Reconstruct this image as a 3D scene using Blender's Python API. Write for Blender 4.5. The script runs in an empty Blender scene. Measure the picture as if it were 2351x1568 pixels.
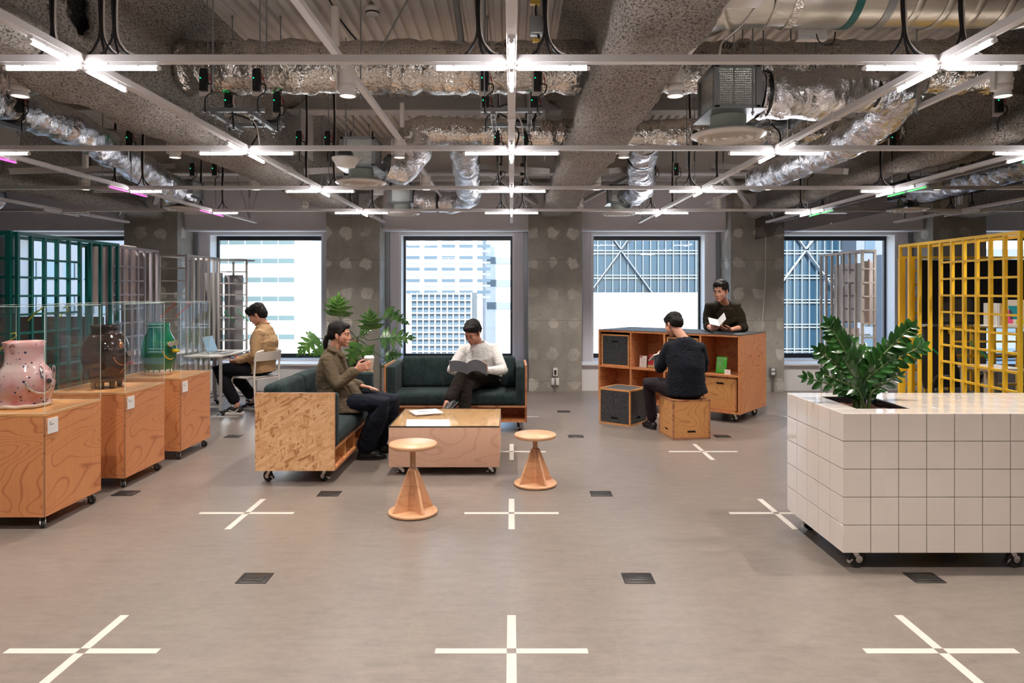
import bpy, math, random
from mathutils import Vector, Matrix, noise
random.seed(7)
PI = math.pi
SC = bpy.context.scene
COL = SC.collection
# ---------------------------------------------------------------- camera, world, sun, exposure
F, HX, HY, HC = 1588.0, 1174.5, 668.0, 1.51          # focal length in pixels, vanishing point, eye height
cam = bpy.data.cameras.new('camera'); co = bpy.data.objects.new('camera', cam); COL.objects.link(co)
co.location = (0, 0, HC); co.rotation_euler = (PI/2, 0, 0)
cam.sensor_width = 36; cam.lens = F/2351*36; cam.shift_y = (HY-784)/2351; cam.shift_x = (1175.5-HX)/2351
cam.clip_start = .05; cam.clip_end = 500
SC.camera = co
vs = SC.view_settings
SC.display_settings.display_device = 'sRGB'
vs.view_transform = 'Standard'; vs.look = 'None'; vs.gamma = 1; vs.exposure = 1.05; vs.use_curve_mapping = False
cy = SC.cycles
cy.max_bounces = 8; cy.diffuse_bounces = 4; cy.glossy_bounces = 4; cy.transmission_bounces = 6; cy.transparent_max_bounces = 24
cy.caustics_reflective = False; cy.caustics_refractive = False; cy.sample_clamp_indirect = 6
cy.use_denoising = True
SPOT_W, TUBE_L = 74.0, 26.0
W = bpy.data.worlds.new('sky'); SC.world = W; W.use_nodes = True
wn = W.node_tree; wn.nodes.clear()
wo = wn.nodes.new('ShaderNodeOutputWorld'); wb = wn.nodes.new('ShaderNodeBackground')
sk = wn.nodes.new('ShaderNodeTexSky'); sk.sky_type = 'HOSEK_WILKIE'; sk.sun_direction = (-.25, -.6, .75); sk.turbidity = 4; sk.ground_albedo = .4
wn.links.new(sk.outputs[0], wb.inputs[0]); wb.inputs[1].default_value = 8
wn.links.new(wb.outputs[0], wo.inputs[0])
sl = bpy.data.lights.new('sun', 'SUN'); so = bpy.data.objects.new('sun', sl); COL.objects.link(so)
sl.energy = 8; sl.angle = .01; sl.color = (1, .96, .9)
so.rotation_euler = Vector((.04, .7, -.62)).to_track_quat('-Z', 'Y').to_euler()

def px(u, Y): return (u-HX)*Y/F
def pz(v, Y): return HC-(v-HY)*Y/F
def pt(u, v, Y): return Vector((px(u, Y), Y, pz(v, Y)))

# ---------------------------------------------------------------- mesh builder
class MB:
    def __init__(s): s.v = []; s.f = []; s.sm = []; s.mi = []; s.M = Matrix(); s.cm = 0
    def add(s, vs_, fs, smooth=False):
        b = len(s.v); M = s.M
        s.v += [tuple(M @ Vector(p)) for p in vs_]
        s.f += [tuple(b+i for i in f) for f in fs]
        s.sm += [smooth]*len(fs); s.mi += [s.cm]*len(fs)
        return s
    def bb(s, x0, x1, y0, y1, z0, z1):
        return s.add([(x0,y0,z0),(x1,y0,z0),(x1,y1,z0),(x0,y1,z0),(x0,y0,z1),(x1,y0,z1),(x1,y1,z1),(x0,y1,z1)],
              [(0,3,2,1),(4,5,6,7),(0,1,5,4),(1,2,6,5),(2,3,7,6),(3,0,4,7)])
    def box(s, c, d): return s.bb(c[0]-d[0]/2, c[0]+d[0]/2, c[1]-d[1]/2, c[1]+d[1]/2, c[2]-d[2]/2, c[2]+d[2]/2)
    def bar(s, p, q, w, h=None):          # square bar between two points
        p, q = Vector(p), Vector(q); d = (q-p); L = d.length; d.normalize(); h = h or w
        up = Vector((0,0,1)) if abs(d.z) < .95 else Vector((0,1,0))
        a = d.cross(up).normalized()*w/2; b = a.cross(d).normalized()*h/2
        vs_ = [p-a-b, p+a-b, p+a+b, p-a+b, q-a-b, q+a-b, q+a+b, q-a+b]
        return s.add(vs_, [(0,3,2,1),(4,5,6,7),(0,1,5,4),(1,2,6,5),(2,3,7,6),(3,0,4,7)][::1])
    def tube(s, path, r, n=8, cap=True, rnd=False, sy=1.0, up0=None):
        P = [Vector(p) for p in path]; m = len(P)
        R = [r]*m if isinstance(r, (int, float)) else list(r)
        if rnd:
            def ext(c, d, r_):
                return [(c+d*r_*math.sin(a), r_*math.cos(a)) for a in (PI*.17, PI*.33, PI*.46)]
            d0 = (P[0]-P[1]).normalized(); d1 = (P[-1]-P[-2]).normalized()
            e0 = ext(P[0], d0, R[0])[::-1]; e1 = ext(P[-1], d1, R[-1])
            P = [e[0] for e in e0]+P+[e[0] for e in e1]; R = [e[1] for e in e0]+R+[e[1] for e in e1]; m = len(P)
        T = []
        for i in range(m):
            a = P[max(0, i-1)]; b = P[min(m-1, i+1)]; t = (b-a)
            T.append(t.normalized() if t.length > 1e-9 else Vector((0,0,1)))
        up = Vector(up0) if up0 else (Vector((0,0,1)) if abs(T[0].z) < .9 else Vector((0,1,0)))
        x = T[0].cross(up).normalized(); vs_ = []
        for i in range(m):
            x = (x-T[i]*x.dot(T[i])).normalized(); y = T[i].cross(x)
            for k in range(n):
                a = 2*PI*k/n; vs_.append(P[i]+x*R[i]*math.cos(a)+y*R[i]*sy*math.sin(a))
        fs = [(i*n+k, i*n+(k+1) % n, (i+1)*n+(k+1) % n, (i+1)*n+k) for i in range(m-1) for k in range(n)]
        s.add(vs_, fs, True)
        if cap:
            s.add(vs_[:n], [tuple(range(n))[::-1]], rnd); s.add(vs_[-n:], [tuple(range(n))], rnd)
        return s
    def cyl(s, p, q, r, r1=None, n=16): return s.tube([p, q], [r, r if r1 is None else r1], n)
    def lathe(s, prof, c=(0,0,0), n=32, smooth=True, wob=None):
        vs_ = []; m = len(prof)
        for (r, z) in prof:
            for k in range(n):
                a = 2*PI*k/n; rr = r*(1+(wob(a, z) if wob else 0)); vs_.append((c[0]+rr*math.cos(a), c[1]+rr*math.sin(a), c[2]+z))
        fs = [(i*n+k, i*n+(k+1) % n, (i+1)*n+(k+1) % n, (i+1)*n+k) for i in range(m-1) for k in range(n)]
        s.add(vs_, fs, smooth)
        if prof[0][0] > 1e-5: s.add(vs_[:n], [tuple(range(n))[::-1]])
        if prof[-1][0] > 1e-5: s.add(vs_[-n:], [tuple(range(n))])
        return s
    def ell(s, c, r, n=14, rot=None):
        c = Vector(c); r = (r, r, r) if isinstance(r, (int, float)) else r; vs_ = []
        for i in range(1, n//2+1):
            t = PI*i/(n//2+1)
            for k in range(n):
                a = 2*PI*k/n; p = Vector((r[0]*math.sin(t)*math.cos(a), r[1]*math.sin(t)*math.sin(a), r[2]*math.cos(t)))
                vs_.append(c+(rot @ p if rot else p))
        h = n//2; T0 = Vector((0,0,r[2])); vs_ += [c+(rot @ T0 if rot else T0), c-(rot @ T0 if rot else T0)]
        fs = [(i*n+k, (i+1)*n+k, (i+1)*n+(k+1) % n, i*n+(k+1) % n) for i in range(h-1) for k in range(n)]
        fs += [(h*n, k, (k+1) % n) for k in range(n)]+[(h*n+1, (h-1)*n+(k+1) % n, (h-1)*n+k) for k in range(n)]
        return s.add(vs_, fs, True)
    def rbox(s, c, d, r=.02, seg=2, div=1, puff=0.0):   # rounded box, optionally puffed like a cushion
        h = [x/2 for x in d]; r = min([r]+[x*.98 for x in h]); cs = []
        for a in range(3):
            i = h[a]-r; l = [-h[a]]+[-i-r*math.cos(PI/2*(k+1)/(seg+1))*1.0 for k in range(seg)]
            l = [-i-r*(1-k/(seg+0.0)) for k in range(seg)]+[-i]
            mid = [-i+2*i*k/(div+1) for k in range(1, div+1)]; cs.append(l+mid+[-x for x in l[::-1]])
        vs_ = {}; V = []; Fc = []
        def vid(i, j, k):
            key = (i, j, k)
            if key not in vs_:
                p = Vector((cs[0][i], cs[1][j], cs[2][k])); q = Vector([max(-(h[a]-r), min(h[a]-r, p[a])) for a in range(3)])
                dd = p-q
                if dd.length > 1e-9: p = q+dd.normalized()*r
                if puff:
                    for a in range(3):
                        b, e = (a+1) % 3, (a+2) % 3
                        w = (1-(p[b]/h[b])**2)*(1-(p[e]/h[e])**2); p[a] += puff*max(0, w)*(p[a]/h[a])*(d[a]/min(d) < 1.3 and 1 or .25)
                vs_[key] = len(V); V.append(p+Vector(c))
            return vs_[key]
        n = [len(x) for x in cs]
        for a in range(3):
            b, e = (a+1) % 3, (a+2) % 3
            for side in (0, n[a]-1):
                for i in range(n[b]-1):
                    for j in range(n[e]-1):
                        def ix(x, y):
                            t = [0, 0, 0]; t[a] = side; t[b] = x; t[e] = y; return vid(*t)
                        q = (ix(i, j), ix(i+1, j), ix(i+1, j+1), ix(i, j+1))
                        Fc.append(q if side else q[::-1])
        return s.add(V, Fc, True)
    def prism(s, poly, a, b, axis='z', smooth=False):      # polygon extruded along an axis
        def m(p, t): return {'z': (p[0], p[1], t), 'y': (p[0], t, p[1]), 'x': (t, p[0], p[1])}[axis]
        n = len(poly); vs_ = [m(p, a) for p in poly]+[m(p, b) for p in poly]
        s.add(vs_, [(i, (i+1) % n, n+(i+1) % n, n+i) for i in range(n)], smooth)
        return s.add(vs_, [tuple(range(n))[::-1], tuple(range(n, 2*n))])
    def loft(s, rings, cap=True, smooth=True):
        n = len(rings[0]); m = len(rings); V = [p for r in rings for p in r]
        s.add(V, [(i*n+k, i*n+(k+1) % n, (i+1)*n+(k+1) % n, (i+1)*n+k) for i in range(m-1) for k in range(n)], smooth)
        if cap: s.add(rings[0], [tuple(range(n))[::-1]], smooth); s.add(rings[-1], [tuple(range(n))], smooth)
        return s

def obj(name, mb, m, parent=None, loc=(0,0,0), rz=0):
    me = bpy.data.meshes.new(name); me.from_pydata(mb.v, [], mb.f)
    ms = m if isinstance(m, (list, tuple)) else [m]
    for x in ms: me.materials.append(x)
    me.polygons.foreach_set('use_smooth', mb.sm)
    if len(ms) > 1: me.polygons.foreach_set('material_index', mb.mi)
    me.update()
    o = bpy.data.objects.new(name, me); COL.objects.link(o)
    o.location = loc; o.rotation_euler = (0, 0, rz)
    if parent: o.parent = parent
    return o
def tag(o, label, cat, group=None, kind=None):
    o['label'] = label; o['category'] = cat
    if group: o['group'] = group
    if kind: o['kind'] = kind
    return o
def thing(name, label, cat, loc=(0,0,0), rz=0, group=None):
    o = bpy.data.objects.new(name, None); COL.objects.link(o); o.empty_display_size = .1
    o.location = loc; o.rotation_euler = (0, 0, rz)
    return tag(o, label, cat, group)
def struct(name, mb, m, loc=(0,0,0)):
    o = obj(name, mb, m, None, loc); o['kind'] = 'structure'; return o
def bake_mesh(o):          # evaluate one object on its own in a throw-away scene
    ts = bpy.data.scenes.new('bench'); COL.objects.unlink(o); ts.collection.objects.link(o); vl = ts.view_layers[0]; vl.update()
    me = bpy.data.meshes.new_from_object(o.evaluated_get(vl.depsgraph)); ts.collection.objects.unlink(o); COL.objects.link(o)
    bpy.data.scenes.remove(ts); return me
KIDS = {}
def kids(o):
    return [c for c in bpy.data.objects if c.parent == o]
def dup(root, loc, rz=0, label=None, group=None):
    r = root.copy(); COL.objects.link(r); r.location = loc; r.rotation_euler = (0, 0, rz)
    if label: r['label'] = label
    if group: r['group'] = group
    if root.name not in KIDS: KIDS[root.name] = [(c, kids(c)) for c in kids(root)]
    for ch, gs in KIDS[root.name]:
        c = ch.copy(); COL.objects.link(c); c.parent = r
        for g in gs:
            d = g.copy(); COL.objects.link(d); d.parent = c
    return r
def noisy(o, amp, sc, seed=0):
    vs_ = o.data.vertices; N = [v.normal.copy() for v in vs_]; out = []
    for v, nn in zip(vs_, N):
        n = noise.noise(v.co*sc+Vector((seed, seed*2.3, 0))); out += list(v.co+nn*amp*n)
    vs_.foreach_set('co', out); o.data.update(); return o

# ---------------------------------------------------------------- materials
def lk(nt, a, b): nt.links.new(a, b)
class NT:
    def __init__(s, name):
        s.m = bpy.data.materials.new(name); s.m.use_nodes = True; s.t = s.m.node_tree
        s.b = s.t.nodes['Principled BSDF']; s.o = s.t.nodes['Material Output']
    def n(s, ty, ins=None, **kw):
        x = s.t.nodes.new('ShaderNode'+ty)
        for k, v in kw.items(): setattr(x, k, v)
        for k, v in (ins or {}).items():
            if hasattr(v, 'is_linked') or isinstance(v, bpy.types.NodeSocket): lk(s.t, v, x.inputs[k])
            else: x.inputs[k].default_value = v
        return x
    def co(s, sc=(1,1,1), rot=(0,0,0), loc=(0,0,0)):
        if not hasattr(s, 'tc'): s.tc = s.n('TexCoord')
        return s.n('Mapping', {0: s.tc.outputs['Object'], 1: loc, 2: rot, 3: sc}).outputs[0]
    def cot(s, sc=(1,1,1), rot=(0,0,0), loc=(0,0,0)):      # rotate first, then divide by the size of one cell
        s.co(); return s.n('Mapping', {0: s.tc.outputs['Object'], 1: loc, 2: rot, 3: sc}, vector_type='TEXTURE').outputs[0]
    def noise(s, scale, detail=3, rough=.5, co=None, dist=0):
        return s.n('TexNoise', {'Vector': co or s.co(), 'Scale': scale, 'Detail': detail, 'Roughness': rough, 'Distortion': dist}).outputs[0]
    def vor(s, scale, co=None, feature='F1', out=0, rnd=1):
        return s.n('TexVoronoi', {'Vector': co or s.co(), 'Scale': scale, 'Randomness': rnd}, feature=feature).outputs[out]
    def ramp(s, fac, stops, interp='LINEAR'):
        r = s.n('ValToRGB', {0: fac}); cr = r.color_ramp; cr.interpolation = interp
        while len(cr.elements) < len(stops): cr.elements.new(.5)
        for e, (p, c) in zip(cr.elements, stops):
            e.position = p; e.color = (*c, 1) if isinstance(c, tuple) else (c, c, c, 1)
        return r.outputs[0]
    def math(s, op, a, b=0.0, c=None):
        i = {0: a, 1: b}
        if c is not None: i[2] = c
        return s.n('Math', i, operation=op).outputs[0]
    def mix(s, fac, a, b, mode='MIX'):
        def q(c): return (*c, 1) if isinstance(c, tuple) and len(c) == 3 else c
        return s.n('MixRGB', {0: fac, 1: q(a), 2: q(b)}, blend_type=mode).outputs[0]
    def bump(s, h, strength=.3, dist=.01):
        x = s.n('Bump', {'Height': h, 'Strength': strength, 'Distance': dist}); lk(s.t, x.outputs[0], s.b.inputs['Normal']); return s
    def set(s, **kw):
        for k, v in kw.items():
            i = s.b.inputs[{'col': 'Base Color', 'rough': 'Roughness', 'metal': 'Metallic', 'coat': 'Coat Weight', 'sheen': 'Sheen Weight', 'trans': 'Transmission Weight', 'alpha': 'Alpha', 'spec': 'Specular IOR Level', 'em': 'Emission Color', 'es': 'Emission Strength', 'sss': 'Subsurface Weight', 'crough': 'Coat Roughness'}[k]]
            if isinstance(v, bpy.types.NodeSocket): lk(s.t, v, i)
            else: i.default_value = (*v, 1) if isinstance(v, tuple) and len(v) == 3 else v
        return s
def plain(name, col, rough=.5, metal=0, **kw):
    t = NT(name); t.set(col=col, rough=rough, metal=metal, **kw); return t.m
def glow(name, col, st):
    t = NT(name); t.set(col=tuple(x*.35 for x in col), em=col, es=st); return t.m
def ply(name, c0, c1, c2, sc=1.0, knots=True, rough=.45, lines=9):
    t = NT(name); co = t.co((sc*.9, sc*.9, sc*2.4)); n = t.noise(1.1, 2, .45, co, .4)
    g = t.math('FRACT', t.math('MULTIPLY', n, lines*2.6)); g = t.math('PINGPONG', g, .5)
    col = t.ramp(g, [(0, c1), (.05, c2), (.16, c0), (.5, c0)])
    f = t.noise(60, 3, .6, t.co((1, 1, .06)));  big = t.noise(2.2, 2)
    col = t.mix(t.math('MULTIPLY', f, .35), col, t.mix(.5, c1, c0), 'MULTIPLY')
    col = t.mix(t.math('MULTIPLY', big, .35), col, c0, 'MULTIPLY')
    if knots:
        k = t.vor(3.6*sc, t.co((1, 1, 1.2))); kr = t.ramp(k, [(0, 1.0), (.045, .9), (.075, 0.0)])
        kk = t.ramp(t.n('TexWhiteNoise', {0: t.vor(3.6*sc, t.co((1, 1, 1.2)), out=2)}).outputs[0], [(0.45, 0.0), (.5, 1.0)])
        col = t.mix(t.math('MULTIPLY', kr, kk), col, tuple(x*.25 for x in c1))
    t.set(col=col, rough=rough, coat=.15, crough=.25); t.bump(g, .05, .002); return t.m
MT = {}
def build_mats():
    m = MT
    # floor
    t = NT('floor_vinyl'); a = t.noise(1.3, 5, .6); b = t.noise(26, 4, .6); st = t.noise(9, 3, .6, t.co((.35, 2.2, 1)))
    c = t.ramp(a, [(.3, (.160, .135, .118)), (.7, (.21, .180, .160))]); c = t.mix(.35, c, t.ramp(b, [(.3, (.145, .122, .106)), (.7, (.23, .198, .175))]))
    c = t.mix(t.math('MULTIPLY', st, .25), c, (.165, .145, .132))
    br = t.n('TexBrick', {'Vector': t.co(), 'Scale': 1.0, 'Mortar Size': .0025, 'Brick Width': .9, 'Row Height': .45, 'Color1': (0,0,0,1), 'Color2': (0,0,0,1), 'Mortar': (1,1,1,1)})
    c = t.mix(t.math('MULTIPLY', br.outputs[0], .25), c, (.25, .22, .2))
    fb = t.noise(11, 8, .72, t.co((.55, 1.7, 1)), .3); c = t.mix(1.0, c, t.ramp(fb, [(.30, (.80, .78, .77)), (.5, (.99, .96, .94)), (.70, (1.15, 1.10, 1.06))]), 'MULTIPLY')
    t.set(col=c, rough=.31, spec=.6); m['floor'] = t.m
    # cast concrete with patched form-tie marks
    t = NT('cast_concrete'); a = t.noise(2.1, 5, .6); b = t.noise(35, 4, .7)
    c = t.ramp(a, [(.3, (.30, .272, .232)), (.55, (.41, .378, .33)), (.75, (.50, .47, .42))]); c = t.mix(t.math('MULTIPLY', b, .55), c, (.22, .21, .19)); c = t.mix(t.ramp(t.noise(3.1, 5, .65, t.co((1, 1, .35))), [(.45, 0.0), (.7, .5)]), c, (.20, .19, .165))
    sep = t.n('SeparateXYZ', {0: t.tc.outputs['Object']}).outputs; nn = t.noise(7, 3, .6)
    def cell(ax, per, off):
        x = t.math('ADD', ax, off); x = t.math('MULTIPLY', t.math('SUBTRACT', t.math('FRACT', t.math('DIVIDE', x, per)), .5), per); return x
    dx, dz = cell(sep[0], .31, .155), cell(sep[2], .455, .12); dy = cell(sep[1], .31, .1)
    on_side = t.math('GREATER_THAN', t.math('ABSOLUTE', t.n('SeparateXYZ', {0: t.n('NewGeometry').outputs['Normal']}).outputs[0]), .5)
    dh = t.n('MixRGB', {0: on_side, 1: dx, 2: dy}).outputs[0]
    d = t.math('SQRT', t.math('ADD', t.math('POWER', t.math('ABSOLUTE', dh), 2.0), t.math('POWER', t.math('ABSOLUTE', dz), 2.0)))
    d = t.math('ADD', d, t.math('MULTIPLY', t.math('SUBTRACT', nn, .5), .20)); pm = t.ramp(d, [(.07, 1.0), (.09, 0.0)])
    pm = t.math('MULTIPLY', pm, t.ramp(t.noise(45, 4, .7), [(.3, .25), (.6, .95)]))
    pm = t.math('MULTIPLY', pm, t.ramp(t.noise(1.7, 2), [(.38, .25), (.55, .9)])); c = t.mix(pm, c, (.72, .68, .62))
    line = t.math('LESS_THAN', t.math('ABSOLUTE', cell(sep[2], .91, .3)), .004); c = t.mix(t.math('MULTIPLY', line, .5), c, (.07, .06, .05))
    pit = t.vor(9); c = t.mix(t.ramp(pit, [(.045, 1.0), (.06, 0.0)]), c, (.03, .025, .02))
    t.set(col=c, rough=.75); t.bump(t.mix(.3, b, a), .35, .006); m['concrete'] = t.m
    # sprayed fireproofing
    t = NT('sprayed_rock_wool'); a = t.noise(88, 4, .8, t.co((1, .7, 1.2))); b = t.noise(7, 4, .6); g = t.noise(32, 3, .6)
    c = t.ramp(a, [(.38, (.055, .048, .042)), (.45, (.36, .325, .295)), (.53, (.62, .57, .51)), (.75, (.74, .69, .63))])
    c = t.mix(t.ramp(b, [(.3, .0), (.8, .30)]), c, (.25, .22, .2))
    t.set(col=c, rough=1.0, spec=.1); t.bump(t.math('ADD', t.math('MULTIPLY', a, 1.0), t.math('MULTIPLY', g, 2.0)), .9, .025); m['spray'] = t.m
    # crinkled foil
    t = NT('crinkled_foil'); w = t.n('VectorMath', {0: t.co((1, 1, 1)), 1: t.n('TexNoise', {'Vector': t.co(), 'Scale': 6, 'Detail': 2}).outputs[1]}, operation='ADD').outputs[0]
    a = t.vor(7, w, 'F1'); a2 = t.vor(17, w, 'F1'); b = t.noise(8, 4, .6, None, 1.2)
    hh = t.math('ADD', t.math('MULTIPLY', a, 1.2), t.math('ADD', t.math('MULTIPLY', b, 1.3), t.math('MULTIPLY', a2, .5)))
    t.set(col=(.72, .70, .67), rough=t.ramp(b, [(.3, .14), (.7, .30)]), metal=1.0); t.bump(hh, .38, .02)
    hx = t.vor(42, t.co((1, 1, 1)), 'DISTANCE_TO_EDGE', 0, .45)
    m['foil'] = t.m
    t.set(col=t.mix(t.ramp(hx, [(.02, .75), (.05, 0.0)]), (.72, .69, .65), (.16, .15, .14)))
    t = NT('flexible_foil_duct'); b = t.noise(13, 4, .6, t.co((1, 1, 1)), 1.8); a = t.vor(11, t.co((1.6, 1.0, 1)))
    t.set(col=(.80, .80, .83), rough=t.ramp(b, [(.3, .12), (.7, .30)]), metal=1.0); t.bump(t.math('ADD', b, t.math('MULTIPLY', a, .8)), .7, .02); m['flex'] = t.m
    t = NT('galvanised_steel'); a = t.noise(6, 3, .6, t.co((.3, 3, 3))); t.set(col=t.ramp(a, [(.3, (.50, .49, .45)), (.7, (.66, .64, .58))]), rough=.28, metal=1.0); m['galv'] = t.m
    t = NT('foil_faced_board'); a = t.vor(75, t.co((1, 1, 1)), 'DISTANCE_TO_EDGE', 0, .35); t.set(col=t.ramp(a, [(.0, (.85, .88, .86)), (.12, (.50, .53, .51))]), rough=.30, metal=.65); t.bump(a, .8, .006); m['board'] = t.m
    t = NT('painted_deck'); a = t.noise(3, 4, .6); t.set(col=t.ramp(a, [(.3, (.62, .57, .52)), (.7, (.74, .69, .64))]), rough=.7); m['deck'] = t.m
    m['rail'] = plain('white_rail_paint', (.66, .63, .62), .45)
    m['white'] = plain('white_paint', (.78, .76, .75), .4)
    m['ivory'] = plain('ivory_plastic', (.70, .66, .61), .4)
    m['steelpaint'] = plain('grey_steel_primer', (.55, .52, .50), .7)
    t = NT('wall_paint'); a = t.noise(14, 4, .6); t.set(col=t.ramp(a, [(.3, (.78, .745, .785)), (.7, (.82, .785, .82))]), rough=.8); m['wall'] = t.m
    m['wallback'] = plain('white_wall_paint', (.72, .69, .66), .8)
    m['sill'] = plain('white_sill', (.84, .83, .84), .35)
    m['frame'] = plain('black_window_frame', (.018, .02, .024), .35)
    m['black'] = plain('black_plastic', (.010, .010, .011), .4)
    m['rubber'] = plain('black_rubber', (.02, .02, .02), .6)
    m['chrome'] = plain('zinc_plated_steel', (.62, .62, .63), .22, 1.0)
    m['strut'] = plain('galvanised_strut', (.30, .32, .33), .4, .8)
    m['pipewrap'] = plain('white_pipe_insulation', (.56, .53, .50), .8)
    m['tube'] = glow('lit_white_tube', (1, .97, 1), TUBE_L); m['pink'] = glow('lit_pink_tube', (1, .13, .68), .75); m['green'] = glow('green_tube_reflection', (.0, 1, .11), .75)  # green glow stands in for tube reflections in the smoke barrier
    m['lens'] = glow('lit_lamp_lens', (1, .83, .62), 3.0); m['led'] = glow('green_indicator', (.0, 1, .25), 12)
    m['redw'] = plain('red_wire', (.35, .02, .03), .4)
    def glass(name, tint, refl, rough=.0, add=None):
        t = NT(name); t.t.nodes.remove(t.b)
        tr = t.n('BsdfTransparent', {0: (*tint, 1)}); gl = t.n('BsdfGlossy', {0: (1, 1, 1, 1), 'Roughness': rough})
        fc = t.n('LayerWeight', {0: .5}).outputs[1]; f = t.math('MULTIPLY', t.math('ADD', t.math('MULTIPLY', t.math('POWER', fc, 5.0), .9), .04), refl)
        mx = t.n('MixShader', {0: f, 1: tr.outputs[0], 2: gl.outputs[0]}); lk(t.t, mx.outputs[0], t.o.inputs[0]); return t.m
    m['pane'] = glass('window_glass', (.985, .995, .995), .8)
    m['case'] = glass('clear_acrylic', (.985, .99, .99), .9)
    m['baffle'] = glass('tinted_smoke_barrier_glass', (.72, .72, .74), .05)
    t = NT('glass_edge'); t.set(col=(.70, .85, .80), rough=.1, em=(.6, .8, .75), es=0.0); m['edge'] = t.m
    m['tabletop'] = glass('tea_tinted_glass', (.96, .95, .86), .6)
    # woods
    m['larch'] = ply('larch_plywood', (.70, .33, .14), (.44, .16, .06), (.61, .265, .11))
    m['larch2'] = ply('larch_plywood_honey', (.72, .39, .15), (.50, .22, .075), (.64, .325, .12), 1.1)
    m['edgeply'] = ply('plywood_edge', (.55, .27, .13), (.25, .09, .04), (.4, .17, .08), 1.0, False, .5, 4)
    m['birch'] = ply('birch_plywood', (.74, .50, .37), (.62, .39, .28), (.69, .455, .335), .9, False, .45, 6)
    m['ash'] = ply('ash_wood', (.72, .44, .26), (.60, .34, .18), (.67, .40, .23), 1.6, False, .4, 4)
    t = NT('oriented_strand_board'); col = None
    for i, (ang, s1) in enumerate([(.3, 1.0), (1.3, 1.1), (2.2, .9), (-.5, 1.2)]):
        v = t.n('TexVoronoi', {'Vector': t.cot((.05*s1, .075*s1, .014*s1), (ang, ang*.6, 0), (i*.31, i*.1, 0)), 'Scale': 1.0})
        h = t.n('SeparateXYZ', {0: v.outputs[1]}).outputs
        c = t.ramp(h[0], [(0, (.45, .20, .08)), (.2, (.72, .40, .19)), (.6, (.82, .50, .26)), (1, (.90, .60, .34))])
        col = c if col is None else t.mix(t.math('GREATER_THAN', h[1], .55), col, c)
        hb = h[2] if i == 0 else t.math('ADD', hb, t.math('MULTIPLY', h[1], .5))
    col = t.mix(t.math('MULTIPLY', t.noise(90, 3, .7, t.co((1, 1, .3))), .3), col, (.7, .45, .25), 'MULTIPLY'); t.set(col=col, rough=.5); t.bump(hb, .12, .003); m['osb'] = t.m
    t = NT('dark_speckled_rubber'); a = t.vor(150); t.set(col=t.mix(t.ramp(a, [(.14, .9), (.2, 0.0)]), t.ramp(t.noise(40, 3), [(.35, (.018, .02, .024)), (.7, (.045, .05, .056))]), (.5, .53, .53)), rough=.5); m['speckle'] = t.m
    t = NT('dark_green_fabric'); a = t.noise(14, 5, .7, t.co((1, 1, .6))); b = t.noise(240, 2, .6); c = t.ramp(a, [(.3, (.005, .010, .012)), (.55, (.012, .025, .027)), (.75, (.035, .052, .050))])
    c = t.mix(t.ramp(b, [(.45, 0.0), (.65, .5)]), c, (.055, .072, .070)); t.set(col=c, rough=.9, sheen=.03, spec=.2); t.bump(b, .4, .002); m['sofa'] = t.m
    t = NT('glossy_cream_tile'); a = t.vor(6.667, None, 'F1', 1, 0); t.set(col=t.mix(.03, (.70, .625, .57), t.n('RGBToBW', {0: a}).outputs[0]), rough=.06, coat=.3); t.bump(t.noise(9, 2), .02, .01); m['tile'] = t.m
    m['grout'] = plain('grey_grout', (.13, .11, .09), .8)
    t = NT('red_brown_soil'); a = t.noise(60, 4, .7); t.set(col=t.ramp(a, [(.35, (.03, .012, .008)), (.65, (.22, .08, .04))]), rough=1); t.bump(a, 1, .02); m['soil'] = t.m
    def leaf(name, a, b, rough):
        t = NT(name); t.set(col=t.ramp(t.noise(9, 2), [(.3, a), (.7, b)]), rough=rough, coat=.3); return t.m
    m['leafz'] = leaf('dark_glossy_leaf', (.010, .045, .010), (.03, .12, .02), .25)
    m['leafp'] = leaf('philodendron_leaf', (.03, .11, .02), (.10, .24, .035), .35)
    m['stem'] = leaf('green_stem', (.06, .12, .03), (.11, .17, .05), .5)
    m['teal'] = plain('teal_powder_coat', (.0, .105, .092), .4); m['mauve'] = plain('mauve_powder_coat', (.30, .27, .30), .45)
    m['greyp'] = plain('grey_powder_coat', (.40, .385, .37), .4); m['yellow'] = plain('yellow_powder_coat', (.95, .58, .03), .45)
    m['beige'] = plain('beige_felt_board', (.60, .50, .46), .9); m['brownfelt'] = plain('dark_brown_felt', (.055, .042, .036), .95)
    m['darkfelt'] = plain('charcoal_felt_board', (.13, .13, .14), .9); m['screen'] = plain('black_screen', (.008, .008, .01), .18)
    m['desk'] = plain('pale_grey_desktop', (.55, .52, .50), .3); m['paper'] = plain('white_paper', (.80, .79, .77), .6)
    m['tape'] = plain('cream_floor_tape', (.50, .46, .41), .5); m['boxlid'] = plain('bronze_floor_box', (.035, .03, .028), .4, .5)
build_mats()
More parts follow.
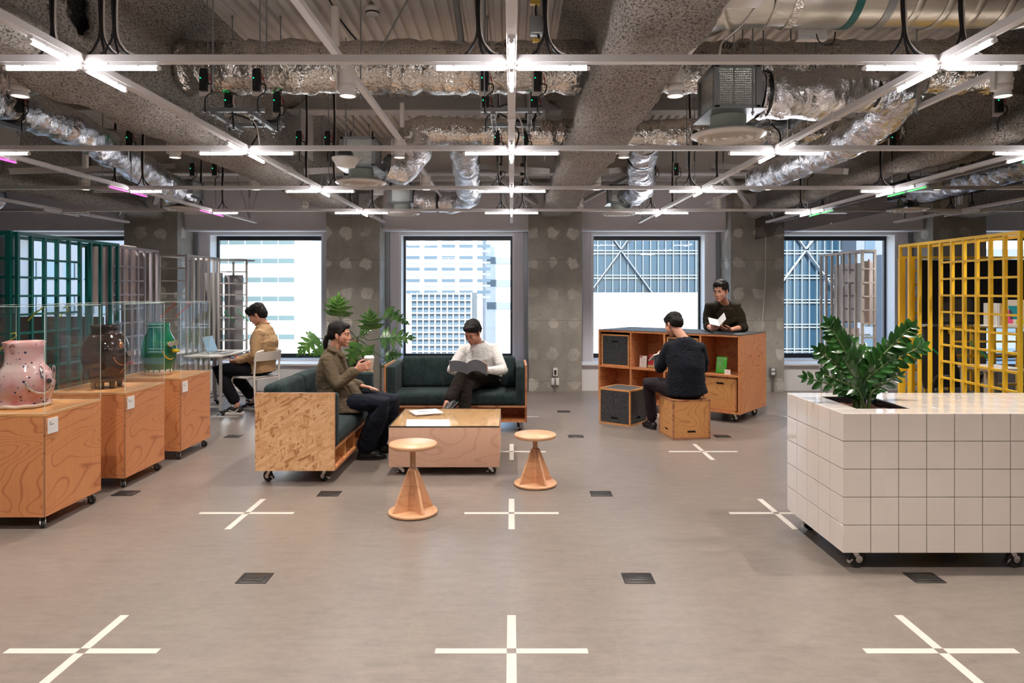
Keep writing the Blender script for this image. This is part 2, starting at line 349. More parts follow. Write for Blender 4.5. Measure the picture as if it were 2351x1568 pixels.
# ---------------------------------------------------------------- the setting
S = 1.8                                  # ceiling grid module
ROWS = [2.9+1.8*k for k in range(4)]     # four rows of the light grid
BEAMX = [.655+3.03*k for k in range(-2, 3)]
WINX = [-6.91, -3.88, -.864, 2.17, 5.17, 8.24]
DECK = 3.45
XL, XR, YB = -10.2, 10.2, -4.2
struct('floor', MB().bb(XL, XR, YB, 11.3, -.1, 0), MT['floor'])
mb = MB()                                # corrugated deck
prof = []
x = XL
while x < XR:
    prof += [(x, 0), (x+.045, 0), (x+.054, .034), (x+.081, .034)]; x += .09
vsd = [(p[0], YB, DECK+p[1]) for p in prof]+[(p[0], 11.3, DECK+p[1]) for p in prof]; n = len(prof)
mb.add(vsd, [(i, i+1, n+i+1, n+i) for i in range(n-1)])
mb.bb(XL, XR, YB, 11.3, DECK+.04, DECK+.2)
struct('ceiling', mb, MT['deck'])
struct('wall_left', MB().bb(XL-.2, XL, YB, 11.3, 0, DECK+.2), MT['wallback'])
struct('wall_right', MB().bb(XR, XR+.2, YB, 11.3, 0, DECK+.2), MT['wallback'])
struct('wall_back', MB().bb(XL, XR, YB-.2, YB, 0, DECK+.2), MT['wallback'])
WY, WT, WB, WH = 10.93, 2.40, .43, .885       # wall face, window head and sill, half width
mb = MB()
edges = [XL]
for wx in WINX: edges += [wx-WH, wx+WH]
edges += [XR]
for i in range(0, len(edges), 2): mb.bb(edges[i], edges[i+1], WY, 11.3, 0, DECK)
for wx in WINX: mb.bb(wx-WH, wx+WH, WY, 11.3, WT, DECK); mb.bb(wx-WH, wx+WH, WY, 11.3, 0, WB)
struct('wall_front', mb, MT['wall'])
mb = MB().bb(XL, XR, 10.62, WY, 2.435, DECK); mb.bb(XL, XR, 10.60, 10.62, 2.435, 2.47)
struct('trim_1', mb, MT['wall'])
mb = MB()                                # perimeter ledge under the windows, cut by the columns
CX = [.655+3.035*k for k in range(-3, 4)]
for i in range(len(CX)-1):
    a, b = CX[i]+.41, CX[i+1]-.41
    mb.bb(a, b, 10.47, WY, 0, .385); mb.bb(a, b, 10.43, WY, .385, .41)
    for k in range(1, 3): mb.bb(a+(b-a)*k/3-.003, a+(b-a)*k/3+.003, 10.465, 10.48, .02, .38)
struct('baseboard_front', mb, MT['sill'])
for i, wx in enumerate(WINX):
    mb = MB(); y0, y1 = 11.165, 11.22; t = .04
    mb.bb(wx-WH, wx-WH+t, y0, y1, WB, WT); mb.bb(wx+WH-t, wx+WH, y0, y1, WB, WT)
    mb.bb(wx-WH+t, wx+WH-t, y0, y1, WT-.075, WT); mb.bb(wx-WH+t, wx+WH-t, y0, y1, WB, WB+.07)
    mb.bb(wx-WH+t, wx+WH-t, y0-.03, y0, WT-.03, WT)
    w = struct('window_%d' % (i+1), mb, MT['frame'])
    obj('window_pane', MB().bb(wx-WH+t, wx+WH-t, 11.185, 11.193, WB+.07, WT-.075), MT['pane'], w)
    mb = MB(); mb.bb(wx-WH-.03, wx-WH+.008, WY-.015, 11.164, WB+.004, WT-.008); mb.bb(wx+WH-.008, wx+WH+.03, WY-.015, 11.164, WB+.004, WT-.008)
    mb.bb(wx-WH-.03, wx+WH+.03, WY-.015, 11.164, WT-.008, WT+.03); mb.bb(wx-WH-.03, wx+WH+.03, WY-.04, 11.164, WB-.03, WB+.004)
    obj('window_frame', mb, MT['sill'], w)
for i, cx in enumerate(CX):
    o = struct('concrete_column', MB().bb(cx-.4, cx+.4, 10.38, WY, 0, DECK), MT['concrete'])
    mb = MB().bb(cx-.46, cx-.402, 10.88, WY, .41, 2.43).bb(cx+.402, cx+.46, 10.88, WY, .41, 2.43)
    obj('column_gap_strip', mb, MT['strut'], o)
# sprayed beams running away from the camera
def ibeam(cx, y0, y1, bot, hw, seed, hole=None, h2=.30):
    half = [(0, bot), (hw*.55, bot), (hw*.85, bot+.012), (hw, bot+.05), (hw*1.0, bot+.10), (hw*.8, bot+.14), (.15, bot+.17), (.11, bot+.22), (.10, bot+.32), (.10, bot+.42), (.10, bot+.52), (.10, bot+.60), (.12, bot+.68), (.16, bot+.74), (h2*.8, bot+.79), (h2, DECK-.02), (h2+.02, DECK+.02)]
    pts = half[::-1]+[(-x, z) for x, z in half[1:]]
    dense = []
    for a, b in zip(pts, pts[1:]):
        k = max(1, int(math.hypot(a[0]-b[0], a[1]-b[1])/.035))
        for j in range(k): dense.append((a[0]+(b[0]-a[0])*j/k, a[1]+(b[1]-a[1])*j/k))
    dense.append(pts[-1]); n = len(dense); m = int((y1-y0)/.05)+1; V = []; Fq = []
    for j in range(m):
        y = y0+(y1-y0)*j/(m-1)
        for i, (x, z) in enumerate(dense):
            a = dense[max(0, i-1)]; b = dense[min(n-1, i+1)]; t = Vector((b[0]-a[0], b[1]-a[1])).normalized(); nx, nz = t[1], -t[0]
            q = Vector((x*4+seed, y*2.4, z*4)); d = .035*noise.noise(q)+.018*noise.noise(q*3.3)+.010*noise.noise(q*8)
            if z > DECK-.03: d = 0
            V.append((cx+x-nx*d*-1, y, z+nz*d))
    for j in range(m-1):
        for i in range(n-1):
            if hole:
                y = y0+(y1-y0)*(j+.5)/(m-1); z = (dense[i][1]+dense[i+1][1])/2
                if abs(dense[i][0]) < .14 and z > bot+.2 and ((y-hole[0])/hole[2])**2+((z-hole[1])/hole[2])**2 < 1: continue
            Fq.append((j*n+i, j*n+i+1, (j+1)*n+i+1, (j+1)*n+i))
    mb = MB(); mb.add(V, Fq, True)
    mb.add(V[-n:], [tuple(range(n))], False)
    if hole:
        for sx in (-.10, .10): mb.tube([(cx+sx, hole[0]+(hole[2]+.02)*math.cos(a*.2618), hole[1]+(hole[2]+.02)*math.sin(a*.2618)) for a in range(25)], [.05+.01*math.sin(a*2.1) for a in range(24)]+[.05], 10)
    return mb
bl = ['sprayed grey beam over the far left column', 'big sprayed grey beam left of centre running to the left column', 'big sprayed grey beam right of centre running to the middle column', 'sprayed grey beam above the glass smoke barrier', 'sprayed grey beam far right beyond the glass barrier']
for i, bx_ in enumerate(BEAMX):
    o = struct('ceiling_beam', ibeam(bx_, 1.1, 10.38, 2.60, .215, i*7.3, (3.62, 2.99, .17) if i == 1 else None), MT['spray'])
    o['label'] = bl[i]
# bare steel cross beams
mb = MB()
for y in (6.95,):
    mb.bb(XL, XR, y-.1, y+.1, 3.30, 3.315); mb.bb(XL, XR, y-.005, y+.005, 3.315, DECK)
struct('ceiling_beam', mb, MT['steelpaint'])
mb = MB()
for y in (8.75,):
    mb.bb(XL, XR, y-.1, y+.1, 2.98, 3.0); mb.bb(XL, XR, y-.006, y+.006, 3.0, DECK)
struct('ceiling_beam', mb, MT['steelpaint'])
mb = MB()
for bx_ in BEAMX:                         # gusset plates and knee braces at the cross beams
    for sg in (-1, 1):
        mb.bb(bx_+sg*.32-.004, bx_+sg*.32+.004, 6.75, 7.15, 2.85, 3.3)
        mb.bar((bx_+sg*.3, 7.0, 2.72), (bx_+sg*1.15, 8.7, 3.08), .07, .06)
        mb.bar((bx_+sg*.3, 9.9, 2.76), (bx_+sg*1.0, 8.8, 3.05), .06, .05)
        mb.bb(bx_+sg*.28-.09, bx_+sg*.28+.09, 9.88, 9.9, 2.66, 2.9)
struct('ceiling_beam', mb, MT['steelpaint'])
# bare-block patches of the sprayed cross ribs against the deck
# ---------------------------------------------------------------- light grid
rl = thing('light_rail', 'x', 'rail')
colname = {-3: 'far left', -2: 'left outer', -1: 'left', 0: 'central', 1: 'right', 2: 'right outer', 3: 'far right'}
rowname = ['nearest', 'second', 'third', 'farthest']
bpy.data.objects.remove(rl)
for j, y in enumerate(ROWS):
    mb = MB(); 
    for a, b in ((-9, 3.64), (3.67, 9)): mb.bb(a, b, y-.02, y+.02, 2.465, 2.495)
    o = obj('light_rail', mb, MT['rail'], None); tag(o, 'white ceiling rail running left to right, %s of the four rows' % rowname[j], 'rail', 'crosswise light rails')
for k in range(-3, 4):
    mb = MB(); x = k*S
    ys = [-1.0]+[q for y in ROWS for q in (y-.0205, y+.0205)]+[9.75]
    for i in range(0, len(ys), 2): mb.bb(x-.02, x+.02, ys[i], ys[i+1], 2.465, 2.495)
    for y in (3.85, 5.55, 8.9): mb.bb(x-.024, x+.024, y-.02, y+.02, 2.46, 2.50)
    o = obj('light_rail', mb, MT['rail'], None); tag(o, '%s white ceiling rail running towards the windows' % colname[k], 'rail', 'lengthwise light rails')
o = obj('light_rail', MB().bb(3.70, 3.73, 2.0, 9.75, 2.465, 2.495), MT['rail']); tag(o, 'white stand-in rail for the reflection in the glass smoke barrier, with green tubes', 'rail')  # added rail, models the outer rail's mirror image in the glass
def mk_tube(mat_, lit=True):
    t = thing('light_tube', 'x', 'light')
    mb = MB().bb(.025, .315, -.011, .011, .012, .026); mb.bb(.10, .115, -.013, .013, .008, .028); mb.bb(.235, .25, -.013, .013, .008, .028)
    obj('housing', mb, MT['white'], t)
    obj('tube', MB().tube([(.022, 0, 0), (.318, 0, 0)], .0068, 10, True, True), mat_, t)
    obj('end_cap', MB().tube([(.012, 0, .002), (.026, 0, .002)], .0095, 8).tube([(.314, 0, .002), (.328, 0, .002)], .0095, 8), MT['white'], t)
    return t
protos = {'w': None, 'p': None, 'g': None, 'o': None}
tm = {'w': MT['tube'], 'p': MT['pink'], 'g': MT['green'], 'o': MT['white']}
tn = {'w': 'lit white tube', 'p': 'lit pink tube', 'g': 'green tube reflection stand-in', 'o': 'unlit grey tube'}
def put_tube(kind, x, y, rz, label):
    if protos[kind] is None:
        p = mk_tube(tm[kind]); protos[kind] = p; p.location = (x, y, 2.441); p.rotation_euler = (0, 0, rz); p['label'] = label; p['group'] = tn[kind]+'s under the ceiling rails'
    else: dup(protos[kind], (x, y, 2.441), rz, label)
dirs = [(0, 'pointing right'), (PI, 'pointing left'), (PI/2, 'pointing to the windows'), (-PI/2, 'pointing to the camera')]
for k in range(-3, 4):
    for j, y in enumerate(ROWS):
        for di, (rz, dn) in enumerate(dirs):
            kind = 'w'
            if abs(k) == 3: kind = 'o'
            if k == -2: kind = ('w' if di == 0 else 'o') if di < 2 else 'p'
            if k == 2 and di == 0: continue
            if abs(k) == 2 and j == 0: continue
            if abs(k) == 3 and j < 2: continue
            put_tube(kind, k*S, y, rz, '%s %s, %s row, %s crossing' % (tn[kind], dn, rowname[j], colname[k]))
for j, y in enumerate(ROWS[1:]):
    for di in (2, 3): put_tube('g', 3.715, y, dirs[di][0], 'green tube reflection stand-in %s, %s green pair on the right' % (dirs[di][1], ['nearest', 'middle', 'farthest'][j]))  # added glowing tubes in place of the reflections in the glass
# rows behind the camera light the foreground too
for k in (-1, 0, 1):
    for di, (rz, dn) in enumerate(dirs):
        put_tube('w', k*S, 1.1, rz, 'lit white tube %s, row above the camera, %s crossing' % (dn, colname[k]))
# ---------------------------------------------------------------- spotlights on the upper rails
UPX = [-4.5, -2.7, -.9, .9, 2.7, 4.5]
for x in UPX:
    o = obj('spotlight_rail', MB().bb(x-.018, x+.018, .2, 9.6, 2.715, 2.745), MT['rail']); tag(o, 'thin white upper rail %.0f from the left carrying spotlights' % (UPX.index(x)+1), 'rail', 'upper spotlight rails')
    o['label'] = ['outermost left', 'second from left', 'inner left', 'inner right', 'second from right', 'outermost right'][UPX.index(x)]+' upper white rail carrying spotlights'
SPY = [-1.5, .25, 2.05, 3.8, 5.55, 7.3, 9.05]
def mk_spot():
    t = thing('ceiling_spotlight', 'x', 'spotlight', group='ceiling spotlights')
    obj('bracket', MB().bb(-.062, -.052, -.018, .018, .035, .155).bb(-.06, 0, -.012, .012, .14, .152), MT['ivory'], t)
    mb = MB().lathe([(.0, .148), (.043, .148), (.046, .144), (.046, .072), (.044, .070), (.044, .066), (.046, .064), (.046, .038), (.040, .034), (.036, .030)], n=24)
    obj('body', mb, MT['ivory'], t)
    obj('ring', MB().lathe([(.036, .036), (.041, .02), (.046, .004), (.043, .002), (.040, .006)], n=24), MT['white'], t)
    obj('lens', MB().lathe([(.0, .007), (.040, .006)], n=24), MT['lens'], t)
    return t
sp0 = None
spl = bpy.data.lights.new('spot_beam', 'SPOT'); spl.energy = SPOT_W; spl.color = (1, .92, .84); spl.spot_size = 2.0; spl.spot_blend = .7; spl.shadow_soft_size = .03
spw = ['outermost left', 'second left', 'inner left', 'inner right', 'second right', 'outermost right']
for j, y in enumerate(SPY):
    for i, x in enumerate(UPX):
        if y > 2.5:
            lab = 'white cylinder spotlight, %s line, %s' % (spw[i], ['nearest', 'second', 'third', 'farthest'][j-3])
            if sp0 is None: sp0 = mk_spot(); t = sp0; t.location = (x, y, 2.575); t['label'] = lab
            else: t = dup(sp0, (x, y, 2.575), 0, lab)
        elif abs(x) > 3: continue
        lo = bpy.data.objects.new('spot_beam', spl); COL.objects.link(lo); lo.location = (x, y, 2.572)
# ---------------------------------------------------------------- glass smoke barrier
t = thing('smoke_barrier', 'tinted glass smoke barrier hanging from the right beam', 'glass barrier', (3.655, 0, 0))
obj('glass_panel', MB().bb(-.003, .003, .6, 10.37, 2.28, 2.62), MT['baffle'], t)
mb = MB()
for y in (4.9, 6.4, 7.9, 9.2): mb.bb(-.006, .006, y-.03, y+.03, 2.274, 2.29)
obj('clip', mb, MT['chrome'], t)
# ---------------------------------------------------------------- ducts
def ringed(path, r, n=24, wob=.0, seed=0, k=6):
    # smooth path by subdivision
    P = [Vector(p) for p in path]; out = []
    for i in range(len(P)-1):
        a, b, c, d = P[max(0, i-1)], P[i], P[i+1], P[min(len(P)-1, i+2)]
        m_ = max(1, int((c-b).length/.03)) if wob else k
        for j in range(m_):
            t = j/m_; out.append(.5*((2*b)+(-a+c)*t+(2*a-5*b+4*c-d)*t*t+(-a+3*b-3*c+d)*t**3))
    out.append(P[-1]); R = [r*(1+wob*math.sin(i*1.7)*.25+wob*noise.noise(Vector((i*.3, seed, 0)))) for i in range(len(out))]
    return out, R
def spl_(path, k=8):
    return ringed(path, 1, k=k)[0]
def duct(name, label, path, r, m, cat='duct', wob=.12, amp=.012, bands=(), group=None):
    t = thing(name, label, cat, group=group)
    p, R = ringed(path, r, 24, wob, len(label)); mb = MB().tube(p, R, 28)
    o = obj('wrap', mb, m, t); noisy(o, amp, 9, 3)
    for b in bands:
        q = Vector(b[0]); d = Vector(b[1]).normalized()
        obj('strap', MB().tube([q-d*.012, q+d*.012], r*1.06, 24), MT['black'], t)
    return t
Y1 = 4.8
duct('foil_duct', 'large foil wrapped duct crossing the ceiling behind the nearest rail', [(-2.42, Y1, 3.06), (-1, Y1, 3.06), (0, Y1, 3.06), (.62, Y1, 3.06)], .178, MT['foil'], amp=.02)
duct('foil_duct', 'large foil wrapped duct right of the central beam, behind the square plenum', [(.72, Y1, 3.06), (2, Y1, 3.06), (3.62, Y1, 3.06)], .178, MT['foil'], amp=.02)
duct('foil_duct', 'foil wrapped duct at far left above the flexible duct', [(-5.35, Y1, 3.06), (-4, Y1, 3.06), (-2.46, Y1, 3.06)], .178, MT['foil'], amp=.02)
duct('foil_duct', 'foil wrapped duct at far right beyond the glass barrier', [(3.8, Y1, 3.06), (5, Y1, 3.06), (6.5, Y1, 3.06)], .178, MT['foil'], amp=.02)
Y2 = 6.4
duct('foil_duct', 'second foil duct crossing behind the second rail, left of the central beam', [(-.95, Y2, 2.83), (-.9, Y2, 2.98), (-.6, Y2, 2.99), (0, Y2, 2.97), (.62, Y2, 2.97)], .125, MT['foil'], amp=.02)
duct('foil_duct', 'second foil duct crossing behind the big round diffuser, right', [(.72, Y2, 2.97), (1.2, Y2, 2.97), (2.4, Y2, 2.98), (3.6, Y2, 2.98)], .125, MT['foil'], amp=.02)
# lettering printed on the duct wrap: parts lying on the surface
def text(name, s, size, m, parent, loc, rot, ext=.0005, al='CENTER'):
    c = bpy.data.curves.new(name, 'FONT'); c.body = s; c.size = size; c.extrude = ext; c.align_x = al; c.align_y = 'CENTER'
    o = bpy.data.objects.new(name, c); COL.objects.link(o); c.materials.append(m); o.location = loc; o.rotation_euler = rot
    me = bake_mesh(o)
    q = bpy.data.objects.new(name, me); COL.objects.link(q); q.location = loc; q.rotation_euler = rot; bpy.data.objects.remove(o)
    if not me.materials: me.materials.append(m)
    if parent: q.parent = parent
    return q
d0 = [o for o in bpy.data.objects if o.name.startswith('foil_duct')]
for (par, x, s, fl) in ((d0[0], -2.0, '24K  ALK  7', 1), (d0[0], -.12, '24K  ALK', 0), (d0[1], 1.5, '24K  ALK', 1), (d0[0], -.08, 'ALK', 2)):
    if fl == 2: text('lettering', s, .05, MT['black'], par, (x, Y1-.175, 3.02), (PI/2, 0, 0))
    else: text('lettering', s, .05, MT['black'], par, (x, Y1-.155, 3.165), (PI/2-.7, 0, 0) if not fl else (PI/2-.7, PI, 0))
# galvanised spiral duct, top right
t = thing('spiral_duct', 'bare galvanised spiral duct with seams at top right', 'duct')
Yd, Zd, rd = 3.55, 3.07, .20
mb = MB(); path = [(1.35, Yd, Zd), (6.0, Yd, Zd)]
mb.tube([(1.3+.05*i, Yd, Zd) for i in range(40)], [rd*(1.012 if i % 4 == 0 else 1) for i in range(40)], 40)
obj('pipe', mb, MT['galv'], t)
mb = MB(); el = [(1.32, Yd, Zd), (1.2, Yd+.02, Zd), (1.1, Yd+.09, Zd+.02), (1.03, Yd+.22, Zd+.04), (1.0, Yd+.5, Zd+.05)]
mb.tube(el, rd*.98, 32); obj('elbow', mb, MT['galv'], t)
mb = MB()
for q, d in (((1.31, Yd, Zd), (1, 0, 0)), ((1.14, Yd+.06, Zd), (.8, -.5, 0)), ((1.03, Yd+.22, Zd+.03), (.3, -1, 0))):
    q = Vector(q); d = Vector(d).normalized(); mb.tube([q-d*.008, q+d*.008], rd*1.04, 32)
for i in range(9): mb.tube([(2.02+i*.15-.02, Yd, Zd), (2.02+i*.15-.006, Yd, Zd), (2.02+i*.15+.006, Yd, Zd), (2.02+i*.15+.02, Yd, Zd)], [rd*1.013, rd*1.028, rd*1.028, rd*1.013], 36, False)
obj('joint_ring', mb, MT['galv'], t)
for x, m_ in ((1.42, 'foil'), (1.72, 'teal'), (1.88, 'strut')): obj('strap', MB().tube([(x-.02, Yd, Zd), (x+.02, Yd, Zd)], rd*1.03, 32), MT[m_], t)
# flexible ducts
duct('flexible_duct', 'wide shiny flexible duct coming out of the big square plenum', [(1.52, 4.25, 2.72), (1.8, 4.25, 2.71), (2.15, 4.28, 2.75), (2.42, 4.42, 2.82), (2.5, 4.7, 2.85)], .135, MT['flex'], amp=.03, bands=[((1.55, 4.25, 2.72), (1, 0, 0)), ((2.2, 4.3, 2.765), (1, .2, .1))])
duct('flexible_duct', 'long shiny flexible duct sloping away on the right', [(2.55, 4.45, 2.86), (2.62, 4.75, 2.78), (2.62, 5.2, 2.68), (2.6, 5.9, 2.66), (2.58, 6.6, 2.66), (2.55, 7.2, 2.67)], .125, MT['flex'], amp=.022)
duct('flexible_duct', 'long shiny flexible duct sloping away on the upper left', [(-3.45, 3.6, 2.86), (-3.55, 4.2, 2.85), (-3.6, 5.0, 2.85), (-3.62, 5.8, 2.84), (-3.75, 6.5, 2.80)], .14, MT['flex'], amp=.022)
duct('flexible_duct', 'flexible duct bending down to the left window diffuser', [(-3.75, 6.4, 2.86), (-3.78, 6.8, 2.80), (-3.8, 7.3, 2.72), (-3.82, 7.8, 2.66), (-3.86, 8.15, 2.64)], .15, MT['flex'], amp=.025)
duct('flexible_duct', 'flexible duct bend right of the middle square plenum', [(-1.14, 6.2, 2.62), (-1.0, 6.3, 2.6), (-.9, 6.32, 2.7), (-.85, 6.36, 2.84), (-.85, 6.4, 2.95)], .12, MT['flex'], amp=.02)
duct('flexible_duct', 'flexible duct hanging down in the centre then turning left', [(-.46, 6.5, 2.92), (-.46, 7.0, 2.78), (-.5, 7.9, 2.72), (-.52, 8.6, 2.70), (-.7, 8.95, 2.66), (-1.0, 8.95, 2.66), (-1.25, 8.95, 2.68)], .135, MT['flex'], amp=.022, bands=[((-.95, 8.95, 2.66), (1, 0, 0))])
duct('flexible_duct', 'flexible duct curving down right of the central beam', [(1.25, 6.5, 2.92), (1.3, 6.9, 2.86), (1.4, 7.5, 2.8), (1.55, 8.2, 2.74), (1.5, 8.8, 2.72), (1.35, 9.0, 2.70)], .14, MT['flex'], amp=.022, bands=[((1.3, 6.9, 2.86), (.2, 1, -.2))])
duct('flexible_duct', 'flexible duct at far left edge above the teal lattice', [(-6.6, 6.4, 2.80), (-6.3, 7.0, 2.74), (-6.2, 7.7, 2.66), (-6.1, 8.2, 2.62)], .16, MT['flex'], amp=.025)
duct('flexible_duct', 'flexible duct at far right edge beyond the glass barrier', [(4.75, 6.1, 2.72), (4.7, 6.6, 2.66), (4.66, 7.4, 2.66), (4.64, 8.0, 2.64)], .14, MT['flex'], amp=.025)
# plenum boxes and round diffusers
def diffuser(x, y, z, label, bx=None, bl_='', r=.225, neck=.085):
    t = thing('ceiling_diffuser', label, 'diffuser', (x, y, z), group='round ceiling diffusers')
    pr = [(r*.18, -.010), (r*.20, .022), (r*.25, .022), (r*.27, -.004), (r*.40, -.016), (r*.42, .022), (r*.48, .022), (r*.50, -.002), (r*.64, -.016), (r*.66, .022), (r*.74, .022), (r*.77, .0), (r*.84, -.014), (r*.88, -.004), (r, .004), (r*.995, .012), (r*.8, .03), (r*.45, .045)]
    obj('cone', MB().lathe([(0, -.012)]+pr, n=48), MT['ivory'], t)
    if neck: obj('neck', MB().cyl((0, 0, .04), (0, 0, .04+neck), r*.48, n=32), MT['board'] if False else NECK, t)
    if bx:
        q = thing('plenum_box', bl_, 'duct box', (x, y, z+.04+neck), group='square plenum boxes')
        w, d, h = bx; g = .02
        obj('panel', MB().bb(-w/2+g*.5, w/2-g*.5, -d/2+g*.5, d/2-g*.5, .002, h), MT['board'], q)
        mb = MB()
        for sx in (-1, 1):
            for sy in (-1, 1): mb.box((sx*(w/2-g/2), sy*(d/2-g/2), h/2), (g*1.6, g*1.6, h))
            mb.box((0, sx*(d/2-g/2), h-g/2), (w, g*1.6, g*1.2)); mb.box((0, sx*(d/2-g/2), g/2), (w, g*1.6, g*1.2))
            mb.box((sx*(w/2-g/2), 0, h-g/2), (g*1.6, d, g*1.2)); mb.box((sx*(w/2-g/2), 0, g/2), (g*1.6, d, g*1.2))
        obj('corner_frame', mb, MT['strut'], q)
        obj('flange', MB().bb(-w/2-.03, w/2+.03, -d/2-.03, d/2+.03, -.003, .003), MT['strut'], q)
    return t
NECK = plain('pale_green_fibreglass', (.38, .42, .36), .6)
diffuser(1.34, 4.28, 2.465, 'largest round cream diffuser, right of the central beam', (.27, .36, .27), 'big square foil box above the largest round diffuser')
diffuser(-1.34, 6.16, 2.465, 'round cream diffuser left of centre under a foil box', (.30, .3, .26), 'square foil box above the middle left diffuser')
diffuser(-1.41, 8.93, 2.50, 'round cream diffuser above the middle window', (.28, .28, .26), 'square foil box above the middle window')
diffuser(1.39, 8.93, 2.50, 'round cream diffuser above the third window', (.28, .28, .24), 'square foil box above the third window')
diffuser(-3.84, 8.12, 2.47, 'round cream diffuser above the left window', (.3, .3, .2), 'square foil box above the left window')
diffuser(4.64, 8.1, 2.455, 'round cream diffuser beyond the glass barrier', (.3, .3, .2), 'square foil box beyond the glass barrier')
t = thing('ceiling_speaker', 'white saucer shaped speaker with black top left of centre', 'speaker', (-1.27, 5.3, 2.47))
obj('dish', MB().lathe([(0, -.012), (.07, -.01), (.072, .0), (.1, .04), (.107, .055), (.104, .06), (0, .062)], n=32), MT['ivory'], t)
obj('connector', MB().rbox((0, 0, .085), (.1, .08, .045), .01), MT['black'], t)
obj('hanger', MB().tube([(0, 0, .1), (0, 0, .98)], .005, 6), MT['strut'], t)
o = obj('ceiling_lamp', MB().lathe([(0, 0), (.075, 0), (.078, .01), (.078, .16), (0, .17)], c=(0, 0, 0), n=24), MT['ivory'], None, (px(866, 8.6), 8.6, pz(447, 8.6))); tag(o, 'plain white cylinder lamp next to the middle diffuser', 'lamp')
t = thing('smoke_detector', 'round cream smoke detector under the deck at top centre', 'smoke detector', (px(855, 4.75), 4.75, 3.40))
obj('base', MB().lathe([(0, 0), (.03, 0), (.045, .01), (.047, .025), (.06, .03), (.06, .055), (0, .056)], n=28), MT['ivory'], t)
obj('vent', MB().lathe([(.046, .012), (.0485, .013), (.0485, .022), (.046, .023)], n=28), MT['black'], t)
# insulated pipes along the wall
for z, r, lab in ((3.17, .075, 'upper white insulated pipe along the window wall'), (2.99, .06, 'lower white insulated pipe along the window wall')):
    o = obj('insulated_pipe', MB().tube([(XL+i*.34, 9.75, z) for i in range(61)], [r*(1+.04*noise.noise(Vector((i*.7, z, 0)))) for i in range(61)], 16), MT['pipewrap']); tag(o, lab, 'pipe', 'insulated pipes')
o = obj('conduit_pipe', MB().tube([(XL, 9.3, 3.34), (XR, 9.3, 3.34)], .018, 8), MT['strut']); tag(o, 'thin grey conduit above the insulated pipes', 'pipe')
# ---------------------------------------------------------------- LED drivers on threaded rods, strut frames, cables
def mk_driver():
    t = thing('led_driver', 'x', 'driver', group='black drivers with green indicators')
    mb = MB().bb(-.04, .03, .0, .004, -.095, .085)
    for i in range(6):
        for sx in (-.036, .026): mb.cyl((sx, -.001, -.085+i*.032), (sx, .001, -.085+i*.032), .004, n=6)
    obj('bracket_plate', mb, MT['ivory'], t)
    mb = MB().bb(-.027, .018, -.03, 0, -.068, .062); mb.bb(-.024, .02, -.026, 0, .062, .075); mb.bb(.018, .023, -.022, -.006, -.03, .05)
    obj('body', mb, MT['black'], t)
    obj('indicator', MB().ell((-.019, -.032, .012), .0026, 8), MT['led'], t)
    mb = MB()
    for i in range(4): mb.tube([(.022, -.015, .012+i*.011), (.034, -.016, .010+i*.011), (.045, -.014, -.01+i*.004), (.04, -.012, -.05)], .0016, 5)
    obj('red_wire', mb, MT['redw'], t)
    obj('cable', MB().tube(spl_([(.02, -.012, -.02), (.052, -.014, -.03), (.045, -.012, -.075), (.0, .0, -.11), (-.002, .0, -.2)]), .0045, 6), MT['black'], t)
    return t
drv = None
def driver(x, y, z, rz, lab):
    global drv
    if drv is None:
        drv = mk_driver(); drv.location = (x, y, z); drv.rotation_euler = (0, 0, rz); drv['label'] = lab; return
    dup(drv, (x, y, z), rz, lab)
RODS = 0
def rod(x, y, z0, z1=DECK+.02, lab=''):
    o = obj('threaded_rod', MB().tube([(0, 0, z0), (0, 0, z1)], .0042, 6).cyl((0, 0, z0+.01), (0, 0, z0+.022), .009, n=6).cyl((0, 0, z1-.04), (0, 0, z1), .009, n=6), MT['strut'], None, (x, y, 0))
    return tag(o, lab, 'rod', 'threaded hanger rods')
def mk_frame():
    t = thing('strut_frame', 'x', 'frame', group='hanging strut frames')
    def chan(p, q):
        m_ = MB().bar(p, q, .03, .026); return m_
    obj('cross_channel', chan((-.2, -.2, .026), (.2, -.2, .026)), MT['strut'], t)
    obj('cross_channel', chan((-.2, .2, .026), (.2, .2, .026)), MT['strut'], t)
    obj('long_channel', chan((-.12, -.24, 0), (-.12, .24, 0)), MT['strut'], t)
    obj('long_channel', chan((.12, -.24, 0), (.12, .24, 0)), MT['strut'], t)
    mb = MB()
    for sx in (-.12, .12):
        for sy in (-.2, 0, .2): mb.cyl((sx, sy, -.035), (sx, sy, -.013), .011, n=6); mb.cyl((sx, sy, -.06), (sx, sy, .0), .0045, n=6)
        for sy in (-.2, .2):
            mb.cyl((sx*1.42, sy, -.0), (sx*1.42, sy, .05), .011, n=6)
    obj('hardware', mb, MT['chrome'], t)
    obj('cable', MB().tube(spl_([(.17, .2, .2), (.16, .19, .06), (.05, .12, .03), (-.05, .05, .05), (-.1, -.1, .05), (-.02, -.19, .06), (-.0, -.2, -.1)]), .007, 6).tube(spl_([(.19, .2, .2), (.15, .17, .06), (.0, .14, .04), (.05, .1, -.05), (.03, .02, -.16)]), .006, 6), MT['black'], t)
    obj('white_cable', MB().tube(spl_([(.0, -.2, .12), (.01, -.21, .05), (.03, -.1, .03), (.07, .0, -.02), (.08, .05, -.16)]), .0055, 6), MT['ivory'], t)
    return t
fr = None
def frame(x, y, z, lab):
    global fr
    if fr is None: fr = mk_frame(); fr.location = (x, y, z); fr['label'] = lab
    else: dup(fr, (x, y, z), 0, lab)
